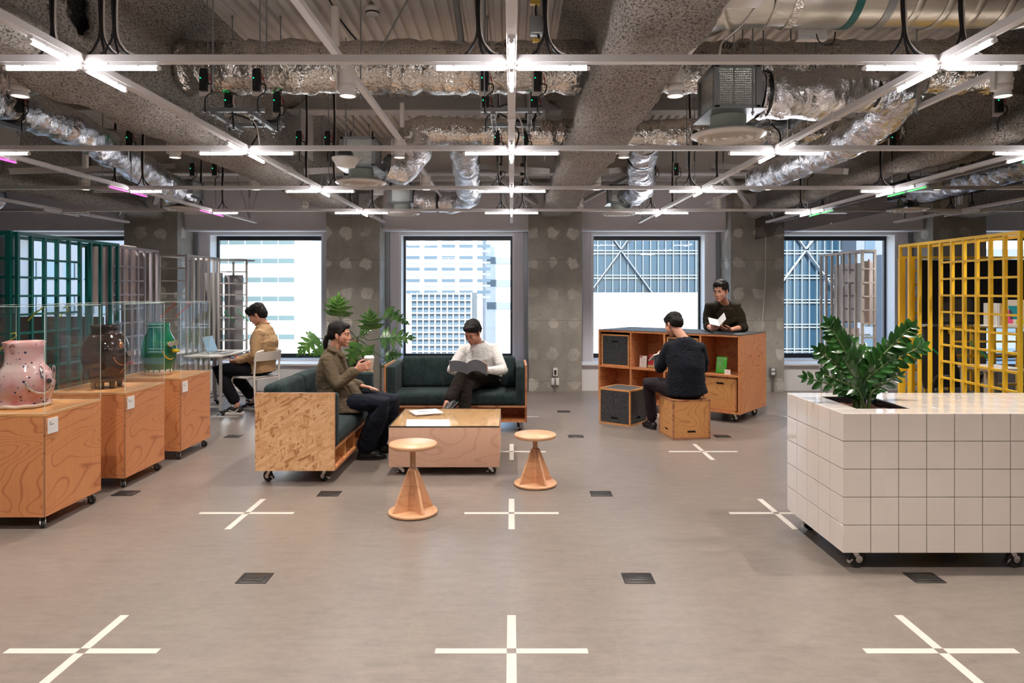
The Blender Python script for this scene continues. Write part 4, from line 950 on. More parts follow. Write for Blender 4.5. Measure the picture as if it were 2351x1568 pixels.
pts = [(-.62, -.1), (-.5, .05), (-.3, .12), (0, .15), (.3, .12), (.5, .05), (.56, -.1)]
mb = MB(); o_ = spl_([(a, b, 0) for a, b in pts], 6); 
V = [(p[0], p[1], z) for z in (.25, 1.25) for p in o_]+[(p[0], p[1]-.03, z) for z in (.25, 1.25) for p in o_]; n = len(o_)
fs = []
for i in range(n-1): fs += [(i, i+1, n+i+1, n+i), (2*n+i, 3*n+i, 3*n+i+1, 2*n+i+1), (n+i, n+i+1, 3*n+i+1, 3*n+i)]
mb.add(V, fs); obj('panel', mb, MT['brownfelt'], t); obj('base', MB().cyl((-.45, .0, 0), (-.45, .0, .26), .02).cyl((.45, .0, 0), (.45, .0, .26), .02).box((0, .05, .01), (1.0, .3, .02)), MT['black'], t)
panel('felt_board', 'charcoal felt board standing behind the laptop', 'board', -4.24, -3.98, 9.50, 9.54, .55, 1.76, MT['darkfelt'])
panel('felt_board', 'grey board right beside the window, behind the laptop', 'board', -3.97, -3.72, 9.56, 9.59, .60, 1.73, plain('mid_grey_board', (.26, .26, .275), .8))
def hanger_(u, v, Y, m, lab, s=1.0, fl=1):
    t = thing('coat_hanger', lab, 'hanger', pt(u, v, Y))
    obj('arm', MB().tube(spl_([(-.15*s*fl, 0, -.12*s), (-.02*fl, 0, .0), (.0, .0, .012)]), .006, 6).tube(spl_([(0, 0, .012), (.03*fl, 0, .035), (.02*fl, 0, .06), (-.01*fl, 0, .05)]), .005, 6), m, t)
OR_ = plain('orange_plastic', (.8, .1, .03), .4); GR_ = plain('green_plastic', (.0, .28, .10), .4); YG_ = plain('lime_plastic', (.62, .68, .02), .4)
hanger_(396, 706, 8.45, OR_, 'orange coat hanger, left of the orange pair behind the cases'); hanger_(431, 706, 8.40, OR_, 'orange coat hanger, right of the orange pair behind the cases')
hanger_(520, 724, 9.40, GR_, 'green coat hanger, left of the green pair by the laptop', .9, -1); hanger_(549, 720, 9.40, GR_, 'green coat hanger next to the seated man', .9, -1)
hanger_(87, 718, 5.35, YG_, 'lime coat hanger on the teal lattice', .5); hanger_(148, 721, 6.0, YG_, 'small lime coat hanger farther along the teal lattice', .4)
hanger_(28, 782, 5.36, YG_, 'lime coat hanger at the left edge behind the pink vase', .9)
hanger_(2116, 783, 5.9+.6, GR_, 'green coat hanger on the yellow lattice by the left office chair', 1.2, -1); hanger_(2237, 800, 5.8, GR_, 'green coat hanger low on the yellow lattice', 1.1, -1)
# desk, laptop, chair
t = thing('work_desk', 'narrow grey desk on a tube frame under the laptop', 'desk', (-3.735, 8.8, 0))
obj('desktop', MB().rbox((0, 0, .715), (.47, .92, .024), .006), MT['desk'], t)
for sx in (-1, 1):
    for sy in (-1, 1): obj('leg', MB().bar((sx*.215, sy*.43, .06), (sx*.215, sy*.43, .703), .028), MT['greyp'], t)
mb = MB().bar((-.215, -.43, .11), (.215, -.43, .11), .022).bar((-.215, .43, .11), (.215, .43, .11), .022).bar((-.215, -.43, .11), (-.215, .43, .11), .022).bar((.215, -.43, .68), (.215, .43, .68), .022).bar((-.08, -.43, .11), (-.08, -.43, .70), .022).bar((.05, -.43, .11), (.05, -.43, .70), .02)
obj('frame', mb, MT['greyp'], t)
for sx in (-1, 1):
    for sy in (-1, 1): caster(t, sx*.215, sy*.43, .024, .06, .5, 'black')
t = thing('work_desk', 'grey desk left of the grey lattice, seen through the acrylic cases', 'desk', (-4.55, 8.9, 0))
obj('desktop', MB().rbox((0, 0, .715), (.8, .7, .024), .006), MT['desk'], t)
for sx in (-1, 1):
    for sy in (-1, 1): obj('leg', MB().bar((sx*.37, sy*.32, 0), (sx*.37, sy*.32, .703), .028), MT['greyp'], t)
t = thing('laptop', 'open silver laptop on the narrow grey desk', 'laptop', (-3.66, 8.72, .728))
obj('base', MB().rbox((0, 0, .008), (.22, .31, .014), .004, 2), MT['galv'] if False else plain('silver_laptop', (.45, .46, .48), .35, .6), t)
obj('keyboard', MB().box((-.03, 0, .0157), (.1, .27, .001)), MT['black'], t)
mb = MB(); mb.M = Matrix.Translation((-.11, 0, .012)) @ Matrix.Rotation(-.33, 4, 'Y'); mb.rbox((0, 0, .105), (.008, .31, .21), .003, 2); l = obj('lid', mb, plain('silver_laptop_lid', (.45, .46, .48), .35, .6), t)
mb2 = MB(); mb2.M = mb.M; mb2.box((.0046, 0, .107), (.001, .29, .185)); obj('screen', mb2, plain('lit_laptop_screen', (.1, .14, .2), .2, em=(.25, .38, .48), es=.35), l)
t = thing('cafe_chair', 'white tube frame chair under the seated man', 'chair', (-3.19, 8.64, 0), -.5)
WF = plain('cream_tube_frame', (.76, .72, .66), .35)
obj('seat', MB().rbox((0, 0, .452), (.38, .40, .022), .01), plain('grey_chair_seat', (.45, .42, .41), .5), t)
for sy in (-1, 1):
    obj('leg', MB().tube(spl_([(-.235, sy*.19, 0), (-.215, sy*.19, .36), (-.19, sy*.19, .435), (-.13, sy*.19, .445), (.1, sy*.19, .445)], 6), .0125, 10), WF, t)
    obj('leg', MB().tube(spl_([(.215, sy*.19, 0), (.185, sy*.19, .40), (.19, sy*.19, .55), (.215, sy*.19, .74), (.235, sy*.15, .775), (.24, sy*.1, .78)], 6), .0125, 10), WF, t)
obj('stretcher', MB().tube([(.18, -.19, .43), (.18, .19, .43)], .01, 8), WF, t)
mb = MB(); R_ = []
for i in range(9):
    a = -1+i/4; R_.append([(.19+.05*(1-a*a)-.008, a*.20, .655), (.19+.05*(1-a*a)+.006, a*.20, .655), (.225+.05*(1-a*a)+.006, a*.20, .765), (.225+.05*(1-a*a)-.008, a*.20, .765)])
mb.loft(R_, True, False); obj('backrest', mb, WF, t)
# ---------------------------------------------------------------- sofas
def sofa(name, lab, loc, rz, ncush, flap):
    t = thing(name, lab, 'sofa', loc, rz, 'plywood framed sofas on casters'); Wd, D = .765, .62
    osb = MT['osb'] if flap else MT['larch']; ed = MT['edgeply']
    for sx in (-1, 1):
        o = obj('end_panel', MB().bb(min(sx*Wd, sx*(Wd-.022)), max(sx*Wd, sx*(Wd-.022)), 0, D, .105, .712), MT['osb'], t)
        obj('panel_edge', MB().bb(min(sx*(Wd+.0005), sx*(Wd-.0225)), max(sx*(Wd+.0005), sx*(Wd-.0225)), -.001, .0, .105, .712).bb(min(sx*(Wd+.0005), sx*(Wd-.0225)), max(sx*(Wd+.0005), sx*(Wd-.0225)), 0, D, .712, .713), ed, o)
        obj('arm_cushion', MB().rbox((sx*(Wd-.022-.048), D/2-.012, .495), (.094, D, .425), .03, 3), MT['sofa'], t)
    obj('back_panel', MB().bb(-Wd+.022, Wd-.022, D-.02, D, .105, .69), MT['osb'], t)
    obj('base_board', MB().bb(-Wd+.022, Wd-.022, 0, D-.02, .105, .127), MT['larch'], t)
    obj('seat_board', MB().bb(-Wd+.022, Wd-.022, 0, D-.02, .262, .283), MT['edgeply'], t)
    for x in (-.36, 0, .36): obj('divider', MB().bb(x-.009, x+.009, .012, D-.02, .127, .262), MT['larch2'], t)
    obj('cubby_back', MB().bb(-Wd+.022, Wd-.022, .36, .372, .127, .262), MT['larch'], t)
    iw = Wd-.022-.096
    obj('seat_cushion', MB().rbox((0, .235, .352), (2*iw+.07, .49, .135), .045, 3, 5, .012), MT['sofa'], t)
    for i in range(ncush):
        w = 2*iw/ncush; x = -iw+w*(i+.5)
        mb = MB(); mb.M = Matrix.Translation((x, .52, .585)) @ Matrix.Rotation(-.10, 4, 'X'); mb.rbox((0, 0, 0), (w-.004, .15, .36), .045, 3, 5, .012)
        obj('back_cushion', mb, MT['sofa'], t)
    for sx in (-1, 1):
        for sy in (.09, .53): caster(t, sx*(Wd-.09), sy, .042, .105, 1.2)
    return t
sofa('sofa', 'dark green sofa with chipboard ends where the woman sits', (-1.382, 6.165, 0), PI/2, 2, True)
sofa('sofa', 'dark green sofa under the middle window where the man reads', (-.6, 7.40, 0), 0, 1, True)
# ---------------------------------------------------------------- coffee table, magazine, stools
t = thing('coffee_table', 'low birch box table with glass top on casters', 'coffee table', (-.5525, 6.10, 0))
obj('body', MB().rbox((0, 0, .232), (.905, .90, .326), .004, 2), MT['birch'], t)
obj('glass_top', MB().bb(-.452, .452, -.45, .45, .396, .406), MT['tabletop'], t); obj('glass_edge', MB().bb(-.4535, .4535, -.4515, -.4495, .395, .406).bb(-.4535, -.4515, -.45, .45, .395, .406).bb(.4515, .4535, -.45, .45, .395, .406), MT['black'], t)
for sx in (-1, 1):
    for sy in (-1, 1): caster(t, sx*.37, sy*.38, .026, .069, .2)
t = thing('magazine', 'white magazine with line drawing on the coffee table', 'magazine', (-.775, 6.27, .407), .42)
obj('cover', MB().rbox((0, 0, .006), (.26, .22, .011), .002, 1), MT['paper'], t)
mb = MB()
for i in range(7): mb.tube([(-.08+.16*j/12, .03*math.sin(j*.5+i*.5)+(-.05+i*.016), .0118) for j in range(13)], .0009, 4)
obj('line_drawing', mb, MT['darkfelt'], t)
def stool(x, y, h, hz, lab, rot):
    t = thing('swivel_stool', lab, 'stool', (x, y, 0), rot, 'round ash swivel stools')
    obj('seat', MB().lathe([(0, h-.026), (.155, h-.026), (.162, h-.022), (.163, h-.006), (.160, h), (0, h)], n=48), MT['ash'], t)
    obj('collar', MB().lathe([(.018, h-.036), (.03, h-.033), (.035, h-.026), (0, h-.026)], n=24), MT['ash'], t)
    prof = []; z = hz-.02
    while z < h-.034: prof += [(.0165, z), (.0205, z+.0035)]; z += .007
    obj('screw', MB().lathe([(0, hz-.02)]+prof+[(.0165, h-.034)], n=20), MT['ash'], t)
    obj('hub', MB().lathe([(.029, .02), (.031, .05), (.031, hz-.01), (.027, hz), (.02, hz)], n=8, smooth=False), MT['ash'], t)
    for k in range(4):
        mb = MB(); mb.M = Matrix.Rotation(k*PI/2, 4, 'Z')
        mb.prism([(.024, .022), (.150, .022), (.146, .034), (.034, hz-.006), (.024, hz-.006)], -.009, .009, 'y'); obj('fin', mb, MT['ash'], t)
    obj('base', MB().lathe([(0, .003), (.162, .003), (.166, .008), (.166, .018), (.163, .022), (0, .022)], n=48), MT['ash'], t)
    obj('floor_pad', MB().lathe([(0, 0), (.155, 0), (.157, .003), (0, .003)], n=32), MT['black'], t)
stool(px(948, 4.70), 4.70, .478, .305, 'taller ash stool with long exposed screw, in front of the coffee table', .62)
stool(px(1229, 5.39), 5.39, .397, .285, 'lower ash stool to the right of the coffee table', .55)
# ---------------------------------------------------------------- shelf counter with crates and books
RZ = -.688; Lw, Ld = 1.88, .845
FR = Vector((2.585, 7.83, 0)); ex = Vector((math.cos(RZ), math.sin(RZ), 0)); ey = Vector((-math.sin(RZ), math.cos(RZ), 0))
sc = thing('shelf_counter', 'larch plywood shelf counter on casters with dark top', 'shelf', FR-ex*Lw, RZ)
def L2W(x, y, z): return FR-ex*(Lw-x)+ey*y+Vector((0, 0, z))
T = .022; z0, z1, zm = .105, .985, .535
obj('base_board', MB().bb(0, Lw, 0, Ld, z0, z0+T), MT['larch'], sc); obj('top_board', MB().bb(0, Lw, 0, Ld, z1-.002, z1+T-.002), MT['larch'], sc)
obj('counter_mat', MB().bb(-.002, Lw+.002, -.002, Ld+.002, z1+T-.002, z1+T+.003), MT['speckle'], sc)
for x, nm in ((0, 'side_panel'), (Lw-T, 'side_panel')): obj(nm, MB().bb(x, x+T, 0, Ld, z0+T, z1-.002), MT['larch'], sc)
for i in (1, 2, 3):
    x = i*(Lw-T)/4; obj('divider', MB().bb(x, x+T, 0, .43, z0+T, z1-.002), MT['larch'], sc); obj('divider', MB().bb(x, x+T, .445, Ld, z0+T, z1-.002), MT['larch'], sc)
obj('middle_panel', MB().bb(T, Lw-T, .43, .445, z0+T, z1-.002), MT['larch'], sc)
for i in range(4):
    x = i*(Lw-T)/4+T; obj('shelf', MB().bb(x, x+(Lw-T)/4-T, 0, .43, zm-.011, zm+.011), MT['larch'], sc)
for x in (.12, Lw-.12):
    for y in (.12, Ld-.14): caster(sc, x, y, .04, .105, .9)
def slot(mb, y, zc, w, xc=0): pass
def crate(loc, rz, face, frame_m, lab, grp, hi=True, s=.40):
    t = thing('storage_crate', lab, 'crate', loc, rz, grp); e = .018
    h = s/2
    mb = MB()
    for sx in (-1, 1):
        for sy in (-1, 1): mb.box((sx*(h-e/2), sy*(h-e/2), h), (e, e, s))
        for z in (e/2, s-e/2): mb.box((0, sx*(h-e/2), z), (s, e, e)); mb.box((sx*(h-e/2), 0, z), (e, s, e))
    obj('frame', mb, frame_m, t)
    g = .003; zs = (.315 if hi else .075)
    def face_panel(ax, sg):
        m_ = MB(); d0, d1 = h-.012, h-g; a, b = -h+e, h-e; w, q = .045, .011
        def r(p0, p1, q0, q1):
            if ax == 'y': m_.bb(p0, p1, min(sg*d0, sg*d1), max(sg*d0, sg*d1), q0, q1)
            else: m_.bb(min(sg*d0, sg*d1), max(sg*d0, sg*d1), p0, p1, q0, q1)
        r(a, -w, e, s-e); r(w, b, e, s-e); r(-w, w, e, zs-q); r(-w, w, zs+q, s-e)
        obj('panel', m_, face, t)
    face_panel('y', -1); face_panel('x', -1); face_panel('x', 1); face_panel('y', 1)
    obj('panel', MB().bb(-h+e, h-e, -h+e, h-e, s-.012, s-g), face if grp else face, t); obj('panel', MB().bb(-h+e, h-e, -h+e, h-e, g, .012), face, t)
    obj('lining', MB().bb(-h+.02, h-.02, -h+.02, h-.02, .014, s-.02), MT['black'], t)
    return t
cw = (Lw-T)/4
def cell(i, z, d=.215): return L2W(T+(cw-T)/2+i*cw, d, z)
crate(cell(0, zm+.0115), RZ, MT['speckle'], MT['larch2'], 'speckled dark crate in the top left cell of the shelf', 'shelf and seat crates', s=.405)
crate(cell(2, zm+.0115), RZ, MT['speckle'], MT['larch2'], 'speckled dark crate in the top cell behind the seated man', 'shelf and seat crates', s=.405)
crate(cell(3, z0+T), RZ, MT['larch2'], MT['edgeply'], 'plywood crate in the bottom right cell of the shelf', 'shelf and seat crates', s=.395)
ra = -.668; c0 = Vector((1.32, 7.69, 0)); crate(c0-Vector((math.cos(ra), math.sin(ra), 0))*.2+Vector((-math.sin(ra), math.cos(ra), 0))*.2, ra, MT['speckle'], MT['larch2'], 'speckled dark crate standing on the floor left of the shelf', 'shelf and seat crates', False)
rb = .14; c0 = Vector((1.638, 7.02, 0)); crate(c0+Vector((math.cos(rb), math.sin(rb), 0))*.2+Vector((-math.sin(rb), math.cos(rb), 0))*.2, rb, MT['larch2'], MT['edgeply'], 'plywood crate on the floor used as a seat', 'shelf and seat crates', False)
def book(loc, rz, w, h, th, m, lab, tilt=.12, grp=None, extra=None):
    t = thing('book', lab, 'book', loc, rz, grp)
    R_ = Matrix.Rotation(-tilt, 4, 'X')
    mb = MB(); mb.M = R_; mb.bb(-w/2, w/2, -th, -th*.86, 0, h).bb(-w/2, w/2, -th*.14, 0, 0, h).bb(-w/2, -w/2+.003, -th, 0, 0, h); obj('cover', mb, m, t)
    mb = MB(); mb.M = R_; mb.bb(-w/2+.004, w/2-.004, -th*.86, -th*.14, .003, h-.004); obj('pages', mb, MT['paper'], t)
    if extra: extra(t, R_, th)
    return t
RED = plain('red_cover', (.45, .02, .035), .4); GLD = plain('gold_paper', (.55, .38, .16), .4); LIM = plain('bright_green_cover', (.06, .52, .03), .4)
t = thing('info_card', 'white printed card standing on the shelf, left of the red book', 'card', L2W(.585, .12, zm+.0115), RZ)
mb = MB(); mb.M = Matrix.Rotation(-.1, 4, 'X'); mb.bb(-.05, .05, -.003, 0, 0, .145); obj('card', mb, MT['paper'], t)
mb = MB(); mb.M = Matrix.Rotation(-.1, 4, 'X'); mb.bb(-.044, -.008, -.0036, -.003, .128, .138).bb(-.044, -.018, -.0036, -.003, .117, .125); obj('red_mark', mb, RED, t)
mb = MB(); mb.M = Matrix.Rotation(-.1, 4, 'X')
for i in range(7): mb.bb(-.03+.004*(i % 3), .03-.003*(i % 2), -.0036, -.003, .10-i*.014, .102-i*.014)
obj('printed_lines', mb, MT['darkfelt'], t)
def redx(t, R_, th):
    mb = MB(); mb.M = R_; mb.bb(.018, .05, -th-.0008, -th, .03, .165); obj('white_band', mb, MT['paper'], t)
    mb = MB(); mb.M = R_; mb.bb(-.055, .055, -th-.001, -th, 0, .03).cyl((.004, -th-.0014, .115), (.004, -th, .115), .018, n=20); obj('gold_band', mb, GLD, t)
    c = text('lettering', '大人', .016, MT['black'], t, (.034, -th-.001, .12), (PI/2-.22, 0, 0), .0003)
book(L2W(.71, .14, zm+.0115), RZ, .11, .165, .022, RED, 'red and white book with a gold disc on the shelf', .22, None, redx)
BKW = [plain('white_spine', (.7, .69, .67), .5), plain('black_spine', (.02, .02, .02), .5), plain('yellow_spine', (.75, .6, .03), .5)]
for i, (m_, h_, lb_) in enumerate(((BKW[1], .19, 'black book leaning at the left of the upright row'), (BKW[0], .185, 'white spined book, left of two, beside the reader'), (BKW[0], .18, 'white spined book, right of two, beside the reader'), (BKW[2], .11, 'small yellow spined book beside the reader'))):
    t = thing('book', lb_, 'book', L2W(.835+i*.024, .16, zm+.0115), RZ, 'books standing in the second cell')
    mb = MB(); mb.M = Matrix.Rotation(.12, 4, 'Y'); mb.bb(0, .02, -.06, .07, 0, h_); obj('cover', mb, m_, t)
    mb = MB(); mb.M = Matrix.Rotation(.12, 4, 'Y'); mb.bb(.002, .018, -.057, .071, .003, h_+.0004); obj('pages', mb, MT['paper'], t)
    if m_ is not BKW[1]:
        mb = MB(); mb.M = Matrix.Rotation(.12, 4, 'Y'); [mb.bb(.007, .013, -.0608, -.06, .03+k*.02, .043+k*.02) for k in range(4)]; obj('spine_print', mb, MT['black'], t)
def grx(t, R_, th):
    for i, s_ in enumerate(('最高の体調', 'をつくる', '音楽の', '活用法')):
        zz = .165-i*.024; v = R_ @ Vector((-.052, -th-.001, zz)); c = text('lettering', s_, .021, MT['white'], t, v, (PI/2-.2, 0, 0), .0004, 'LEFT')
    mb = MB(); mb.M = R_
    for i in range(4): mb.tube([(-.04+i*.025+.008*math.cos(a*.7), -th-.0008, .065+.009*math.sin(a*.7)) for a in range(10)], .001, 4)
    mb.bb(-.05, .05, -th-.001, -th, .042, .044); obj('ring_print', mb, MT['white'], t)
book(L2W(1.60, .15, zm+.0115), RZ, .125, .19, .02, LIM, 'bright green book with white characters on the shelf', .2, None, grx)
t = thing('info_card', 'small white card in front of the green book', 'card', L2W(1.71, .06, zm+.0115), RZ); obj('card', MB().bb(-.035, .035, 0, .003, 0, .055), MT['paper'], t); obj('printed_lines', MB().bb(-.015, .015, -.0006, 0, .028, .031), MT['darkfelt'], t)
o = obj('paper_sheet', MB().rbox((0, 0, .005), (.16, .2, .01), .003, 1), MT['paper'], None, L2W(.25, .2, z0+T), RZ+.3); tag(o, 'white papers lying in the bottom left cell of the shelf', 'papers')
# ---------------------------------------------------------------- tiled counter and plants
X0, Y0, Z0, TL = 1.777, 3.71, .1036, .15; NX, NY, NZ = 15, 5, 5
t = thing('tiled_counter', 'cream tiled planter counter on casters', 'counter', (X0, Y0, 0)); q = .003
mb = MB(); W_, D_, H_ = NX*TL, NY*TL, NZ*TL
mb.bb(q, W_-q, q, .15-q, Z0+q, Z0+H_-q).bb(q, W_-q, .60+q, D_-q, Z0+q, Z0+H_-q).bb(q, .15-q, .15-q, .6+q, Z0+q, Z0+H_-q).bb(.45+q, W_-q, .15-q, .6+q, Z0+q, Z0+H_-q).bb(.15-q, .45+q, .15-q, .6+q, Z0+q, Z0+.3)
obj('core', mb, MT['grout'], t)
g = .0017
def tile_mb(cells, ax):
    m_ = MB()
    for (a, b) in cells:
        a0, a1, b0, b1 = a*TL+g, (a+1)*TL-g, b*TL+g, (b+1)*TL-g; ch = .0012
        ring = lambda k: [(a0+k, b0+k), (a1-k, b0+k), (a1-k, b1-k), (a0+k, b1-k)]
        def P_(u_, v_, d): return {'f': (u_, d, Z0+v_), 's': (d, u_, Z0+v_), 't': (u_, v_, Z0+H_-d)}[ax]
        V = [P_(u_, v_, q) for u_, v_ in ring(0)]+[P_(u_, v_, ch) for u_, v_ in ring(0)]+[P_(u_, v_, 0) for u_, v_ in ring(ch)]
        fs = [(i, (i+1) % 4, 4+(i+1) % 4, 4+i) for i in range(4)]+[(4+i, 4+(i+1) % 4, 8+(i+1) % 4, 8+i) for i in range(4)]+[(8, 9, 10, 11)]
        if ax == 's': fs = [f[::-1] for f in fs]
        m_.add(V, fs)
    return m_
obj('front_tiling', tile_mb([(i, j) for i in range(NX) for j in range(NZ)], 'f'), MT['tile'], t)
obj('side_tiling', tile_mb([(i, j) for i in range(NY) for j in range(NZ)], 's'), MT['tile'], t)
obj('top_tiling', tile_mb([(i, j) for i in range(NX) for j in range(NY) if not (1 <= i <= 2 and 1 <= j <= 3)], 't'), MT['tile'], t)
mb = MB().bb(.15, .452, .15, .156, Z0+.5, Z0+H_-.004).bb(.15, .452, .594, .60, Z0+.5, Z0+H_-.004).bb(.15, .156, .15, .6, Z0+.5, Z0+H_-.004).bb(.444, .452, .15, .6, Z0+.5, Z0+H_-.004)
obj('liner', mb, plain('black_plastic_liner', (.012, .013, .018), .15), t)
o = obj('soil', MB().rbox((.30, .375, Z0+.655), (.29, .44, .11), .03, 3, 8), MT['soil'], t); noisy(o, .02, 30, 2)
for x in (.09, .95, 1.6, 2.15):
    for y in (.07, .66): caster(t, x, y, .048, .1036, .15)
def leaf_blade(mb, base, d, up, L, Wd, fold=.25, droop=.15, n=5):
    d = Vector(d).normalized(); up = Vector(up); s_ = d.cross(up).normalized(); up = s_.cross(d).normalized(); V = []; base = Vector(base)
    for i in range(n+1):
        t_ = i/n; w = Wd*math.sin(PI*min(1, t_*.92+.04))**.75*(1-.25*t_); c = base+d*L*t_-up*droop*L*t_*t_
        V += [c-s_*w+up*w*fold, c, c+s_*w+up*w*fold]
    mb.add(V, [(3*i+k, 3*i+k+1, 3*i+4+k, 3*i+3+k) for i in range(n) for k in (0, 1)], True)
t = thing('zz_plant', 'glossy dark green zz plant growing in the tiled counter', 'plant', (X0+.27, Y0+.36, .80)); rr = random.Random(3)
B0 = Vector((X0+.27, Y0+.36, .80))
stems = [((1905, 748), -.05, .036), ((1945, 790), .1, .038), ((1882, 808), -.05, .032), ((2090, 752), .0, .032), ((2112, 797), .05, .036), ((1852, 868), .0, .026), ((1940, 830), -.12, .028), ((2040, 830), -.12, .03), ((1985, 805), .12, .03), ((2050, 800), .1, .03), ((1890, 860), -.14, .024), ((2062, 862), -.1, .022)]
for (u, v), dy, lw in stems:
    tip = pt(u, v, 4.05+dy)-B0; b = Vector((rr.uniform(-.05, .05), rr.uniform(-.06, .06), 0)); L = (tip-b).length
    mid = b*.55+tip*.45+Vector((-tip.x*.22, -tip.y*.2, .10*L)); P_ = spl_([b, b*.8+mid*.2+Vector((0, 0, .03)), mid, tip], 8); m_ = len(P_)
    sm_ = obj('stem', MB().tube(P_, [.011*(1-.75*i/(m_-1))+.0015 for i in range(m_)], 8), MT['stem'], t); lv = MB()
    k = 0; side = 1; i0 = int(m_*.36)
    nl = max(7, int(L*.64/.024))
    for i in range(nl):
        f = .42+.58*i/(nl-1); j = min(m_-2, int(f*(m_-1))); p = P_[j].lerp(P_[j+1], f*(m_-1)-j); tan = (P_[j+1]-P_[j]).normalized()
        view = Vector((0, -1, .25)).normalized(); sd = tan.cross(view).normalized()
        for s_ in (-1, 1):
            dd = (sd*s_*.85+tan*.75+Vector((0, rr.uniform(-.35, .1), 0))).normalized(); sc_ = (.7+.5*math.sin(PI*min(1, (i+1)/nl)))*rr.uniform(.85, 1.1)
            leaf_blade(lv, p, dd, view+Vector((rr.uniform(-.3, .3), 0, rr.uniform(0, .5))), lw*2.6*sc_, lw*.78*sc_, .3, .12)
    leaf_blade(lv, P_[-1], (P_[-1]-P_[-2]), (0, -1, .3), lw*2, lw*.5)
    obj('foliage', lv, MT['leafz'], sm_)
t = thing('plant_label', 'tiny red tipped plant marker beside the zz plant', 'marker', pt(1990, 905, 4.26)); obj('stick', MB().cyl((0, 0, -.06), (0, 0, .04), .002, n=6), MT['white'], t); obj('tip', MB().ell((0, 0, .043), .005, 8), RED, t)
# philodendron in a black wheeled pot
PX, PY = -2.22, 9.75
t = thing('potted_philodendron', 'large lobed philodendron in a black wheeled pot behind the sofa', 'plant', (PX, PY, 0))
obj('pot', MB().lathe([(0, .09), (.17, .09), (.20, .1), (.215, .50), (.225, .51), (.225, .53), (.205, .53), (.2, .48), (0, .47)], n=32), MT['black'], t)
o = obj('trolley', MB().lathe([(0, .06), (.24, .06), (.24, .08), (0, .08)], n=24), MT['black'], t)
for a in range(4): caster(t, .19*math.cos(a*PI/2+.8), .19*math.sin(a*PI/2+.8), .026, .062, a, 'black')
o = obj('soil', MB().lathe([(0, .5), (.195, .485)], n=24), MT['soil'], t)
obj('trunk', MB().tube(spl_([(0, 0, .46), (.03, -.03, .62), (.0, -.02, .74), (.04, 0, .84)]), [.035]*8*3+[.03], 10, up0=(0, 1, 0)), plain('scarred_trunk', (.25, .16, .08), .8), t)
def lobed(mb, base, d, nrm, L, W_):
    d = Vector(d).normalized(); nrm = Vector(nrm); s_ = d.cross(nrm).normalized(); nrm = s_.cross(d).normalized(); base = Vector(base)
    mb.tube([base, base+d*L*.5-nrm*.02*L, base+d*L-nrm*.12*L], [.004, .003, .001], 5)
    n = 6
    for i in range(n):
        f = -.12+1.02*i/(n-1); o_ = base+d*L*max(0, f)*.92-nrm*.1*L*f*f
        w = W_*(.55+.6*math.sin(PI*min(1, max(0, f*.8+.25))))*(1-.35*max(0, f)); 
        for sg in (-1, 1):
            dd = (s_*sg*(.95-.4*max(f, 0))+d*(-.05+1.15*max(f, 0))).normalized()
            leaf_blade(mb, o_, dd, nrm-s_*sg*.35, w, W_*.135, .15, .22, 5)
            mb.add([o_-d*L*.12, o_+d*L*.14, o_+dd*w*.55-nrm*.02+d*.035, o_+dd*w*.5-nrm*.02-d*.03], [(0, 1, 2, 3) if sg > 0 else (3, 2, 1, 0)], True)
    leaf_blade(mb, base+d*L*.86-nrm*.08*L, d, nrm, W_*.6, W_*.13, .1, .3)
PB = Vector((PX, PY, 0)); base = Vector((.03, 0, .84))
LV = [((755, 700), (790, 712), -.25, .30, .20), ((868, 748), (850, 718), -.2, .26, .17), ((890, 705), (935, 738), -.1, .34, .13), ((893, 782), (950, 760), -.3, .38, .20), ((723, 790), (702, 770), -.2, .34, .20), ((880, 810), (915, 822), -.25, .24, .13), ((835, 800), (822, 845), -.35, .26, .18), ((826, 765), (845, 752), .05, .2, .12), ((760, 802), (722, 812), .1, .22, .12), ((905, 822), (880, 838), .0, .18, .10), ((800, 830), (820, 800), -.1, .2, .12)]
TIP0 = [((775, 722), (775, 695), -.25, .22, .34), ((852, 752), (848, 716), -.22, .20, .30), ((890, 715), (945, 745), -.1, .34, .20), ((880, 775), (955, 772), -.3, .40, .30), ((722, 775), (695, 800), -.2, .28, .30), ((888, 818), (920, 812), -.25, .2, .18), ((818, 792), (800, 845), -.35, .26, .26), ((828, 762), (845, 758), .05, .14, .16), ((745, 800), (708, 815), .1, .2, .18), ((905, 835), (878, 840), .0, .16, .14), ((835, 820), (850, 800), -.1, .2, .2)]
for (b_, e_, dy, L, W_) in TIP0:
    Yb = PY+dy; p = pt(*b_, Yb)-PB; e = pt(*e_, Yb-.05)-PB; mid = base.lerp(p, .5)+Vector((0, 0, -.03))
    st = obj('stalk', MB().tube(spl_([base, base.lerp(mid, .5)+Vector((0, 0, .02)), mid, p], 6), .006, 6), MT['stem'], t)
    mb = MB(); lobed(mb, p, e-p, Vector((0, -1, .55)), L, W_*.62); obj('leaf', mb, MT['leafp'], st)
